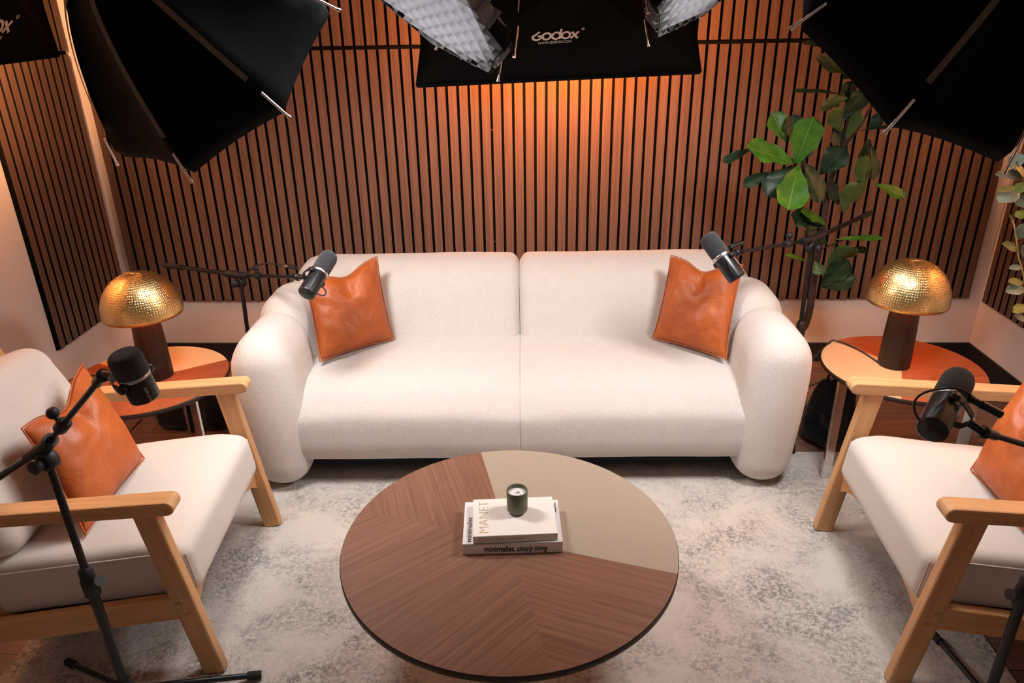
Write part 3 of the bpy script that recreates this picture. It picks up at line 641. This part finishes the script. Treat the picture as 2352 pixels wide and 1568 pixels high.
# front right
m4, j4 = mic((0.924,1.490,0.999), (0.797,1.333,0.953), 'black broadcast microphone over the right armchair with a cable loop', (Vector((0.936,1.395,0.956)) - Vector((0.856,1.402,0.980))), rb=.031, rf=.0335)
boom_stand((1.170, 1.430, .009), (1.170, 1.430, .800), ((1.179,1.706,0.009), (1.30, 1.18, .009), (.98, 1.24, .009)), (1.66, 1.62, .62), j4, 'black boom stand in front of the right armchair at the photo edge', 1)
connector((0.948,1.400,0.966), Vector((0.957,1.397,0.960)) - Vector((0.930,1.402,0.973)), 'black cable plug clipped to the front right boom arm')
cable('microphone_cable', [(0.768,1.332,0.978), (0.753,1.330,1.000), (0.759,1.348,1.015), (0.782,1.364,1.024), (0.826,1.387,1.021), (0.873,1.406,1.012), (0.905,1.411,0.995), (0.923,1.406,0.981)], .0024, 'black cable looping around the front right microphone')

# ------------------------------------------------------------------ softboxes
def logo_shapes():
    """rounded wordmark as strokes: list of polylines(list of pts), in a box about 4.0 x 1"""
    def arc(cx, cy, r, a0, a1, n=20): return [(cx + r * math.cos(math.radians(a0 + (a1 - a0) * k / n)), cy + r * math.sin(math.radians(a0 + (a1 - a0) * k / n))) for k in range(n + 1)]
    r = .36; out = []
    out.append([(.62, .95), (.30, .62)] + arc(.44, .40, r, 150, 372)[1:] + [(.50, .44)])     # G
    out.append(arc(1.30, .40, r, 0, 360, 28)); out.append(arc(2.15, .40, r, 0, 360, 28)); out.append([(2.51, .02), (2.51, 1.15)])
    out.append(arc(3.02, .40, r, 0, 360, 28)); out.append([(3.50, .76), (4.10, .02)]); out.append([(3.50, .02), (4.10, .76)])
    return out
def stroke_mesh(mb, pl, w, mapf):
    n = len(pl); closed = math.hypot(pl[0][0] - pl[-1][0], pl[0][1] - pl[-1][1]) < 1e-4; vs = []
    for i in range(n):
        a = pl[i - 1] if i else (pl[-2] if closed else pl[i]); c = pl[i + 1] if i < n - 1 else (pl[1] if closed else pl[i])
        dx, dy = c[0] - a[0], c[1] - a[1]; l = math.hypot(dx, dy); nx, ny = -dy / l, dx / l
        vs += [(pl[i][0] + nx * w / 2, pl[i][1] + ny * w / 2), (pl[i][0] - nx * w / 2, pl[i][1] - ny * w / 2)]
    mb.add([mapf(x, y, .0) for x, y in vs], [(2 * i, 2 * i + 1, 2 * i + 3, 2 * i + 2) for i in range(n - 1)])
def hang_pole(r, p, o):
    b = MB(); tube(b, [Vector(p) - o, V(p[0], p[1], H - .002) - o], .014, 12); b.build('ceiling_pole', M['black'], r)
    b = MB(); lathe(b, [(.05, -.012), (.055, -.006), (.055, 0)], V(p[0], p[1], H - .001) - o, (0, 0, 1), 20); b.build('ceiling_flange', M['black'], r)
def octabox(cen, nrm, e1, R, depth, label, dmat, grid=False, tape='tape', power=.62, recess=.035, lamp=None, ga=19):
    cen = Vector(cen); n = Vector(nrm).normalized(); e1 = Vector(e1); e1 = (e1 - n * e1.dot(n)).normalized(); e2 = n.cross(e1)
    apex = cen - n * depth; r = empty('octagonal_softbox', cen, 0, label, 'softbox', 'octagonal studio softboxes')
    r0 = .055; K = 12
    def rib(k, t): a = PI / 4 * k; rr = r0 + (R - r0) * t ** power; return -n * depth * (1 - t) + (e1 * math.cos(a) + e2 * math.sin(a)) * rr
    b = MB(); vs = []; q = 6; cols = 8 * q
    for i in range(K + 1):
        t = i / K
        for k in range(8):
            A_, B_ = rib(k, t), rib(k + 1, t); mid = (A_ + B_) / 2; inw = (-n * depth * (1 - t) - mid)
            for s in range(q): f = s / q; vs.append(A_.lerp(B_, f) + inw * .10 * math.sin(PI * f) * (.35 + .65 * math.sin(PI * t)))
    base = len(vs)
    for k in range(8):                                     # skirt at the rim
        A_, B_ = rib(k, 1) + n * .035, rib(k + 1, 1) + n * .035; inw = -((A_ + B_) / 2 - n * .035)
        for s in range(q): f = s / q; vs.append(A_.lerp(B_, f) + inw * .035 * math.sin(PI * f))
    fs = [(i * cols + c, i * cols + (c + 1) % cols, (i + 1) * cols + (c + 1) % cols, (i + 1) * cols + c) for i in range(K + 1) for c in range(cols)]
    b.add(vs, fs, None, 0, True); sh = b.build('shell', M['soft'], r); so = sh.modifiers.new('t', 'SOLIDIFY'); so.thickness = .0025
    for k in range(8):
        b = MB(); d = (rib(k, 1) - rib(k, .9)).normalized(); p = rib(k, 1) + (rib(k, 1)).normalized() * .010 
        tube(b, [p - d * .045, p + d * .035], .0035, 8); tube(b, [p + d * .033, p + d * .040], .0052, 8); b.build('rod_tip', M['chrome'], r)
        b = MB(); vv = []; tt = [j / 14 * .80 for j in range(15)]; tang = (-e1 * math.sin(PI / 4 * k) + e2 * math.cos(PI / 4 * k)); outw = (e1 * math.cos(PI / 4 * k) + e2 * math.sin(PI / 4 * k))
        for t in tt: c = rib(k, t) + outw * .0045 - n * .002; vv += [c - tang * .007, c + tang * .007]
        b.add(vv, [(2 * i, 2 * i + 1, 2 * i + 3, 2 * i + 2) for i in range(14)]); b.build('seam_tape', M[tape], r)
    b = MB(); ring = [(e1 * math.cos(PI / 4 * k) + e2 * math.sin(PI / 4 * k)) * (R * (.86 if grid else .70)) - n * (recess if grid else .115) for k in range(8)]; b.add(ring, [tuple(range(8))]); df = b.build('diffuser', dmat, r)
    bm = bmesh.new(); bm.from_mesh(df.data); bmesh.ops.recalc_face_normals(bm, faces=bm.faces); bm.faces.ensure_lookup_table()
    if bm.faces[0].normal.dot(n) < 0: bmesh.ops.reverse_faces(bm, faces=bm.faces)
    bm.to_mesh(df.data); bm.free()
    b = MB(); tube(b, [-n * (depth - .01), -n * (depth + .05)], .062, 24); tube(b, [-n * (depth + .05), -n * (depth + .20)], .05, 24); b.build('lamp_head', M['blackmatt'], r)
    if lamp:
        pw, dr, spread, size = lamp; ld = bpy.data.lights.new('studio_light', 'AREA'); ld.shape = 'DISK'; ld.size = size; ld.energy = pw; ld.spread = math.radians(spread); ld.color = WHITE
        lo = bpy.data.objects.new('studio_light', ld); lk(lo); lo.parent = r; lo.location = -n * (recess - .006 if grid else .085); lo.rotation_euler = Vector(dr).to_track_quat('-Z', 'Y').to_euler()
    if grid:
        b = MB(); cell = .052; g0, g1 = -.018, .036; d1 = e1 * math.cos(math.radians(ga)) + e2 * math.sin(math.radians(ga)); ds = (d1, n.cross(d1)); Ri = R * .94
        for ii in (0, 1):
            u, w = ds[ii], ds[1 - ii]; m_ = int(Ri / cell)
            for k in range(-m_, m_ + 1):
                o_ = k * cell
                if abs(o_) >= Ri * .97: continue
                L = math.sqrt(Ri * Ri - o_ * o_); N = max(2, int(2 * L / (cell / 2))); vs = []
                for j in range(N + 1):
                    s = -L + 2 * L * j / N; wob = 0
                    p = u * s + w * (o_ + wob); vs += [p + n * g0, p + n * g1]
                b.add(vs, [(2 * j, 2 * j + 1, 2 * j + 3, 2 * j + 2) for j in range(N)])
        b.build('egg_crate_grid', M['grid'], r)
        # pale rim band holding the grid
        b = MB(); vs = []
        for k in range(8):
            for f in (0, 1):
                p = rib(k, 1) * .972; vs.append(p + n * (.036 if f else -.01))
        b.add(vs, [(2 * k, 2 * k + 1, (2 * k + 3) % 16, (2 * k + 2) % 16) for k in range(8)]); b.build('grid_band', M['grid'], r)
    hang_pole(r, cen - n * (depth + .13), cen)
    return r
def rectbox(bl, br, up, apex, label, ring=(.075, .055), logo=None, light='amber'):
    """bl, br: rim bottom corners as read from behind; up: vector to the rim top; apex centre"""
    bl, br, up, apex = Vector(bl), Vector(br), Vector(up), Vector(apex); cen = (bl + br) / 2 + up / 2; r = empty('rectangular_softbox', cen, 0, label, 'softbox', 'rectangular studio softboxes')
    ux = (br - bl).normalized(); uz = up.normalized(); n = ux.cross(uz) ; n.normalize()
    if n.dot(cen - apex) < 0: n = -n
    C = [bl, br, br + up, bl + up]; Rg = [apex + ux * sx * ring[0] + uz * sz * ring[1] for sx, sz in ((-1, -1), (1, -1), (1, 1), (-1, 1))]
    b = MB(); K, q = 12, 14; sag = [.10, .16, .10, .16]
    def pt(k, f, t):
        A_ = Rg[k].lerp(C[k], t); B_ = Rg[(k + 1) % 4].lerp(C[(k + 1) % 4], t); p = A_.lerp(B_, f); inw = ((apex.lerp(cen, t)) - p)
        return p + inw * sag[k] * math.sin(PI * f) * math.sin(PI * min(1, t * .93 + .07) ** 1.2) * (1 if k % 2 else .5) + inw * (.0 if k % 2 == 0 else .05) * math.sin(PI * f) * t
    for k in range(4):
        vs = [pt(k, f / q, t / K) - cen for t in range(K + 1) for f in range(q + 1)]
        b.add(vs, [(t * (q + 1) + f, t * (q + 1) + f + 1, (t + 1) * (q + 1) + f + 1, (t + 1) * (q + 1) + f) for t in range(K) for f in range(q)], None, 0, True)
    sh = b.build('shell', M['soft'], r); so = sh.modifiers.new('t', 'SOLIDIFY'); so.thickness = .0025
    b = MB(); o4 = [pt(k, 0, 1) - cen for k in range(4)]
    for k in range(4):
        pts = [pt(k, f / 10, 1) - cen for f in range(11)]; tube(b, pts, .007, 8)
    b.build('rim_piping', M['soft'], r)
    b = MB(); ins = [p.lerp(cen, .48) - cen + (apex - cen) * .30 for p in C]; b.add(ins, [(0, 1, 2, 3)]); df = b.build('diffuser', M[light], r)
    back = (apex - cen).normalized(); b = MB(); tube(b, [apex - cen - back * .01, apex - cen + back * .05], .07, 24); tube(b, [apex - cen + back * .05, apex - cen + back * .20], .055, 24); b.build('lamp_head', M['blackmatt'], r)
    if logo:
        f0, t0, wl = logo; wid = (C[1] - C[0]).length
        def surf(f, t):
            e = .004; p = pt(0, f, t); a = pt(0, f + e, t) - pt(0, f - e, t); c = pt(0, f, t + e) - pt(0, f, t - e); nn = a.cross(c).normalized(); out = (p - apex.lerp(cen, t))
            if nn.dot(out) < 0: nn = -nn
            return p + nn * .004, a.normalized(), c.normalized(), nn
        P0, ax_, ct, nn = surf(f0, t0); L_t = (C[0] - Rg[0]).length
        def mapf(x, y, z):          # x along the panel, y up towards the ring
            dx = x; hw = (Rg[1].lerp(C[1], t0) - Rg[0].lerp(C[0], t0)).length; t = t0 - y / L_t * 1.75; hw2 = (Rg[1].lerp(C[1], t) - Rg[0].lerp(C[0], t)).length
            f = .5 + ((f0 - .5) * hw + dx) / hw2; p, _, _, n2 = surf(f, t); return p + n2 * (z + .0003) - cen
        k = wl / 4.1; b = MB()
        for pl in logo_shapes():
            dense = []
            for i in range(len(pl) - 1):
                for s in range(3): dense.append((pl[i][0] + (pl[i + 1][0] - pl[i][0]) * s / 3, pl[i][1] + (pl[i + 1][1] - pl[i][1]) * s / 3))
            dense.append(pl[-1]); stroke_mesh(b, dense, .20, lambda x, y, z: mapf((x - 2.1) * k, (y - .45) * k, 0))
        b.build('logo', M['print'], r)
        put_text('web_address', 'WWW.GODOX.COM', .30 * k * 1.25, (0, 0, 0), (1, 0, 0), (0, 1, 0), M['print'], r, mapf=lambda x, y, z: mapf(x, y - .78 * k, z), width=3.0 * k)
        b = MB(); cc = [(4.42 + .12 * math.cos(a), 1.02 + .12 * math.sin(a)) for a in [2 * PI * j / 16 for j in range(17)]]; stroke_mesh(b, cc, .035, lambda x, y, z: mapf((x - 2.1) * k, (y - .45) * k, 0))
        stroke_mesh(b, [(4.38, .95), (4.38, 1.08), (4.45, 1.07), (4.45, 1.02), (4.40, 1.01), (4.47, .95)], .03, lambda x, y, z: mapf((x - 2.1) * k, (y - .45) * k, 0)); b.build('registered_mark', M['print'], r)
    hang_pole(r, apex + back * .13, cen)
    return r
rectbox((-0.509,3.200,1.472), (0.645,3.200,1.510), (.0, .20, .55), (.115, 2.88, 1.86), 'black rectangular softbox with a printed logo hanging over the sofa, glowing amber onto the wall', logo=(.44, .47, .182))
rectbox((-1.98, 2.05, 1.592), (-1.98, 3.185, 1.612), (.0, .0, .55), (-1.70, 2.45, 1.92), 'black softbox in the top left corner behind the octagonal one, facing the left wall', logo=(.635, .53, .24), light='peach')
rectbox((2.03, 3.185, 1.617), (2.03, 2.05, 1.60), (.0, .0, .55), (1.75, 2.45, 1.92), 'black softbox facing the right wall, hidden behind the large octagonal one', light='peach')
octabox((-.897, 2.10, 1.683), (.341, .69, -.639), (.543, -.84, -.145), .375, .35, 'large black octagonal softbox at the upper left, seen from behind', M['key'], lamp=(LKEY, (.36, .36, -.86), 125, .40))
octabox((.934, 1.933, 1.714), (-.301, .642, -.706), (-.211, -.924, -.009), .375, .335, 'large black octagonal softbox at the upper right, seen from behind', M['key'], lamp=(LKEY, (-.36, .36, -.86), 125, .40))
octabox((-.371, 2.248, 1.865), (-.613, -.327, -.719), (.201, .106, -.451), .382, .34, 'gridded octagonal softbox at top centre, its white honeycomb face turned left', M['keygrid'], True, 'tapegrey', lamp=(LGRID, (-.613, -.327, -.719), 100, .62), ga=50)
octabox((.598, 2.485, 1.952), (.622, -.339, -.706), (-.442, .182, -.532), .382, .34, 'gridded octagonal softbox right of the logo softbox, its white honeycomb face turned right', M['keygrid'], True, 'tapegrey', lamp=(LGRID, (.622, -.339, -.706), 100, .62))

# ------------------------------------------------------------------ plants
def leaf(mb, base, tip, w, nrm, mi=0, curl=.12, fold=.18, shape='fig', N=14, K=4, seed=0):
    base, tip = Vector(base), Vector(tip); d = tip - base; L = d.length; d.normalize(); nrm = Vector(nrm); nrm = (nrm - d * nrm.dot(d)).normalized(); s = nrm.cross(d)
    vs = []; uv = []
    for i in range(N + 1):
        t = i / N
        if shape == 'fig': prof = (math.sin(PI * min(1, t ** 1.35 * .99 + .004)) ** .50) * (.52 + .55 * t); prof = max(prof, .03); prof *= (1 + .06 * math.sin(t * 17 + seed))
        else: prof = max(math.sin(PI * min(1, t * .98 + .01)) ** .7, .02)
        for k in range(-K, K + 1):
            f = k / K; x = f * w / 2 * prof; h = -fold * abs(f) ** 1.3 * w * .5 * -1 - curl * L * (t - .35) ** 2 + .012 * math.sin(t * 14 + k * 1.3 + seed) * w * 3 * abs(f)
            vs.append(base + d * (L * t) + s * x + nrm * h); uv.append((t, f))
    W_ = 2 * K + 1; fs = []; us = []
    for i in range(N):
        for k in range(2 * K): f = (i * W_ + k, (i + 1) * W_ + k, (i + 1) * W_ + k + 1, i * W_ + k + 1); fs.append(f); us.append([uv[q] for q in f])
    mb.add(vs, fs, us, mi, True)
fig = empty('fiddle_leaf_fig', (1.19, 3.40, 0), 0, 'tall fiddle-leaf fig with broad glossy leaves behind the right end of the sofa', 'plant'); FO = V(1.19, 3.40, 0)
b = MB(); lathe(b, [(.09, 0), (.11, .01), (.125, .20), (.13, .22), (.12, .22), (.115, .19), (.001, .20)], n=40); b.build('pot', M['pot'], fig)
b = MB(); lathe(b, [(.1145, .19), (.10, .20), (.001, .205)], n=30); b.build('soil', M['dirt'], fig)
trunk = [(1.19, 3.40, .20), (1.273,3.330,0.348), (1.266,3.300,0.634), (1.259,3.270,0.888), (1.250,3.250,1.047), (1.276,3.230,1.216), (1.278,3.220,1.383), (1.274,3.220,1.501), (1.252,3.220,1.592)]
b = MB(); tube(b, [p - FO for p in spline(trunk, 5)], [.019 - .013 * i / 40 for i in range(41)], 10)
tube(b, [p - FO for p in spline([(1.281,3.230,1.207), (1.326,3.220,1.288), (1.361,3.220,1.370), (1.378,3.220,1.442)], 5)], [.006] * 16, 8)
tube(b, [p - FO for p in spline([(1.246,3.260,0.949), (1.166,3.200,1.058), (1.063,3.100,1.155)], 5)], [.006] * 11, 8)
tube(b, [p - FO for p in spline([(1.264,3.290,0.731), (1.316,3.260,0.770), (1.387,3.240,0.816)], 4)], [.004] * 9, 6)
b.build('trunk', M['bark'], fig)
LV = [  # base px,py,y | tip px,py,y | width m | normal | material (0 bright, 1 dark)
 ((1.031,3.060,1.166), (1.053,3.000,1.354), .135, (-.1, -.75, .65), 0), ((1.031,3.060,1.166), (0.815,3.000,1.248), .135, (.15, -.62, .75), 0), ((1.039,3.060,1.156), (0.981,2.920,1.016), .148, (.0, -.80, .60), 0),
 ((1.068,3.100,1.166), (1.166,3.080,1.008), .13, (.55, -.7, .2), 1), ((1.042,3.120,1.144), (0.932,3.060,1.036), .13, (-.2, -.8, .5), 1), ((1.003,3.140,1.242), (0.943,3.160,1.355), .10, (.3, -.9, -.1), 0),
 ((1.036,3.140,1.233), (1.021,3.140,1.347), .10, (.0, -.7, .7), 1), ((0.861,3.100,1.220), (0.744,3.080,1.174), .055, (0, -.5, .8), 1), ((0.949,3.120,1.122), (0.853,3.140,1.063), .06, (.1, -.8, .4), 1),
 ((1.164,3.140,1.107), (1.231,3.100,1.220), .12, (.1, -.7, .6), 1), ((1.373,3.180,1.031), (1.326,3.140,1.182), .085, (.1, -.9, .1), 2), ((1.294,3.160,0.939), (1.324,3.120,1.074), .13, (.2, -.95, -.2), 2),
 ((1.424,3.200,1.048), (1.542,3.160,1.004), .07, (.0, -.6, .7), 0), ((1.249,3.200,1.267), (1.176,3.140,1.368), .085, (.2, -.9, -.1), 2), ((1.255,3.200,1.401), (1.119,3.120,1.383), .075, (.3, -.85, -.3), 2),
 ((1.239,3.200,1.415), (0.991,3.080,1.454), .045, (.1, -.3, .9), 1), ((1.269,3.200,1.235), (1.305,3.180,1.353), .060, (-.3, -.9, -.1), 2), ((1.356,3.200,1.366), (1.394,3.160,1.424), .075, (.2, -.9, -.2), 2),
 ((1.321,3.200,1.273), (1.499,3.100,1.312), .045, (.0, -.35, .9), 1), ((1.245,3.200,1.583), (1.013,3.100,1.625), .055, (.0, -.4, .8), 1), ((1.264,3.200,1.491), (1.078,3.120,1.564), .08, (.1, -.8, .4), 1),
 ((1.282,3.200,1.428), (1.327,3.160,1.454), .03, (.2, -.9, -.2), 2), ((1.371,3.200,1.219), (1.407,3.180,1.075), .09, (.4, -.8, .2), 1), ((1.236,3.220,0.862), (1.080,3.160,0.933), .10, (-.2, -.8, .4), 1),
 ((1.254,3.220,0.866), (1.113,3.140,0.953), .07, (.1, -.6, .7), 0), ((1.304,3.240,0.796), (1.452,3.100,0.846), .045, (.0, -.5, .8), 0), ((1.304,3.240,0.760), (1.431,3.160,0.772), .07, (.0, -.6, -.5), 1),
 ((1.286,3.220,0.685), (1.352,3.120,0.796), .11, (-.1, -.85, -.4), 2), ((1.237,3.240,0.699), (1.262,3.200,0.647), .07, (.1, -.9, .1), 2), ((1.274,3.220,0.586), (1.345,3.140,0.727), .11, (-.2, -.8, .3), 1),
 ((1.275,3.220,0.582), (1.375,3.120,0.662), .11, (.1, -.7, .5), 1), ((1.188,3.200,0.708), (1.071,3.140,0.760), .03, (0, -.6, .7), 0), ((1.342,3.220,1.089), (1.363,3.200,1.237), .09, (.5, -.7, .1), 1),
 ((1.082,3.140,1.135), (1.139,3.120,1.039), .10, (.2, -.8, .5), 1), ((1.082,3.160,1.154), (1.104,3.140,1.253), .09, (.3, -.8, .4), 1), ((1.014,3.140,1.108), (0.926,3.140,1.064), .06, (0, -.8, .5), 1),
 ((1.306,3.260,0.948), (1.240,3.240,1.049), .08, (.2, -.8, .4), 1), ((1.296,3.240,1.355), (1.236,3.220,1.460), .09, (.1, -.8, .5), 1), ((1.297,3.240,1.187), (1.222,3.220,1.271), .08, (-.2, -.8, .4), 1), ((1.287,3.260,0.770), (1.174,3.240,0.837), .07, (0, -.7, .6), 1), ((1.360,3.220,1.270), (1.406,3.200,1.338), .06, (0, -.7, .6), 1),
 ((1.234,3.220,1.306), (1.320,3.200,1.427), .10, (.3, -.8, .2), 1), ((1.229,3.220,1.477), (1.284,3.160,1.546), .10, (0, -.8, .4), 1)]
b = MB()
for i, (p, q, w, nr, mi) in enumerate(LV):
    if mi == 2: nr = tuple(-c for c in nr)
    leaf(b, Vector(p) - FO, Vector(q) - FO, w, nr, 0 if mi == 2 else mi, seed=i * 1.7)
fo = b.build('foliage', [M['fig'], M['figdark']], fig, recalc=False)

EO = V(1.93, 2.42, 0); euc = empty('eucalyptus_tree', EO, 0, 'grey-green eucalyptus with small round leaves at the right edge beside the right lamp', 'plant')
b = MB(); lathe(b, [(.09, 0), (.11, .01), (.13, .20), (.12, .20), (.115, .17), (.001, .17)], n=36); b.build('pot', M['pot'], euc)
b = MB(); lathe(b, [(.114, .17), (.001, .185)], n=30); b.build('soil', M['dirt'], euc)
stems = [[(1.93, 2.42, .17), (1.80, 2.45, .55), (1.774,2.550,0.684), (1.715,2.550,0.852), (1.676,2.550,0.932), (1.647,2.550,1.011), (1.622,2.550,1.065)], [(1.93, 2.42, .17), (1.86, 2.46, .8), (1.712,2.560,1.100), (1.645,2.560,1.175), (1.601,2.560,1.249), (1.583,2.560,1.306)],
         [(1.86, 2.46, .8), (1.693,2.560,1.070), (1.640,2.560,1.128), (1.608,2.550,1.141)]]
b = MB()
for st in stems: tube(b, [p - EO for p in spline(st, 6)], .0028, 6)
b.build('stems', M['stem'], euc)
b = MB(); EL = [(2342,350, 2325,384,.052,0), (2336,400, 2288,402,.044,0), (2340,410, 2318,392,.04,0), (2338,428, 2293,436,.028,1), (2340,440, 2292,458,.066,0), (2352,395, 2332,380,.05,1), (2338,420, 2358,440,.055,1),
      (2340,445, 2356,472,.05,0), (2334,548, 2356,515,.045,0), (2338,572, 2306,560,.040,1), (2342,588, 2322,578,.02,0), (2352,612, 2322,618,.03,0), (2350,650, 2318,648,.035,1), (2352,662, 2312,670,.050,0), (2356,700, 2328,716,.040,1), (2358,735, 2334,724,.03,0), (2350,590, 2370,560,.05,0), (2356,370, 2380,350,.06,0), (2360,420, 2385,400,.06,0)]
for i, (x0, y0, x1, y1, w, mi) in enumerate([]): pass
EW = [((1.592,2.560,1.292), (1.557,2.520,1.248), .048, 0), ((1.603,2.560,1.217), (1.498,2.500,1.233), .036, 0), ((1.620,2.560,1.202), (1.561,2.540,1.236), .034, 0), ((1.616,2.560,1.178), (1.518,2.500,1.179), .026, 1), ((1.622,2.560,1.167), (1.528,2.500,1.143), .058, 0),
      ((1.631,2.560,1.219), (1.551,2.500,1.263), .05, 1), ((1.610,2.560,1.190), (1.616,2.500,1.174), .05, 1), ((1.622,2.560,1.153), (1.637,2.520,1.116), .045, 0), ((1.660,2.560,0.993), (1.641,2.500,1.068), .042, 0), ((1.675,2.560,0.958), (1.580,2.500,0.995), .040, 1),
      ((1.701,2.560,0.894), (1.624,2.500,0.908), .026, 0), ((1.722,2.560,0.835), (1.633,2.500,0.861), .032, 1), ((1.731,2.560,0.812), (1.633,2.500,0.824), .044, 0), ((1.754,2.560,0.748), (1.677,2.500,0.745), .038, 1), ((1.772,2.560,0.688), (1.687,2.500,0.732), .028, 0),
      ((1.698,2.560,0.929), (1.682,2.500,0.995), .05, 0), ((1.607,2.560,1.277), (1.604,2.500,1.316), .06, 0), ((1.647,2.560,1.190), (1.640,2.500,1.231), .06, 0), ((1.633,2.560,1.093), (1.637,2.500,1.086), .04, 1), ((1.622,2.550,1.065), (1.605,2.550,1.085), .008, 1)]
for i, (p, q, w, mi) in enumerate(EW): leaf(b, Vector(p) - EO, Vector(q) - EO, w, (-.35, -.7, .55), mi, curl=.08, fold=.05, shape='euc', seed=i)
b.build('foliage', [M['euc'], M['eucgreen']], euc, recalc=False)

# ------------------------------------------------------------------ bags on the floor
def bag(loc, d, label, seed, rz=0, bl=False):
    r = empty('cloth_bag', loc, rz, label, 'bag'); b = MB()
    def f(p):
        x, y, z = p; t = max(0.0, (z + d[2] / 2) / d[2]); k = 1 - .38 * t ** 1.6; w = mnoise.noise(Vector((x * 9 + seed, y * 9, z * 9))) * .035 + mnoise.noise(Vector((x * 22 + seed, y * 20, z * 20))) * .012
        return (x * k + w, y * k + w * .6, z + w * .9 * t)
    puff(b, (0, 0, d[2] / 2), d, .06, f, 6, 12); b.build('body', M['navycloth' if bl else 'blackcloth'], r, sub=1)
    b = MB(); tube(b, spline([(-.05, 0, d[2] * .9), (-.03, .01, d[2] * 1.12), (.03, .01, d[2] * 1.12), (.05, 0, d[2] * .9)]), .006, 8); b.build('handle', M['blackcloth'], r); return r
M['navycloth'] = fabric('navy_black_cloth', (.008, .011, .020), 300, .3, .002, .2, .8)
bag((-1.62, 2.98, 0), (.38, .20, .24), 'crumpled black cloth bag on the floor under the left side table', 2.0)
bag((1.25, 2.83, 0), (.22, .17, .30), 'crumpled dark navy bag on the floor beside the right end of the sofa', 5.0, .3, True)
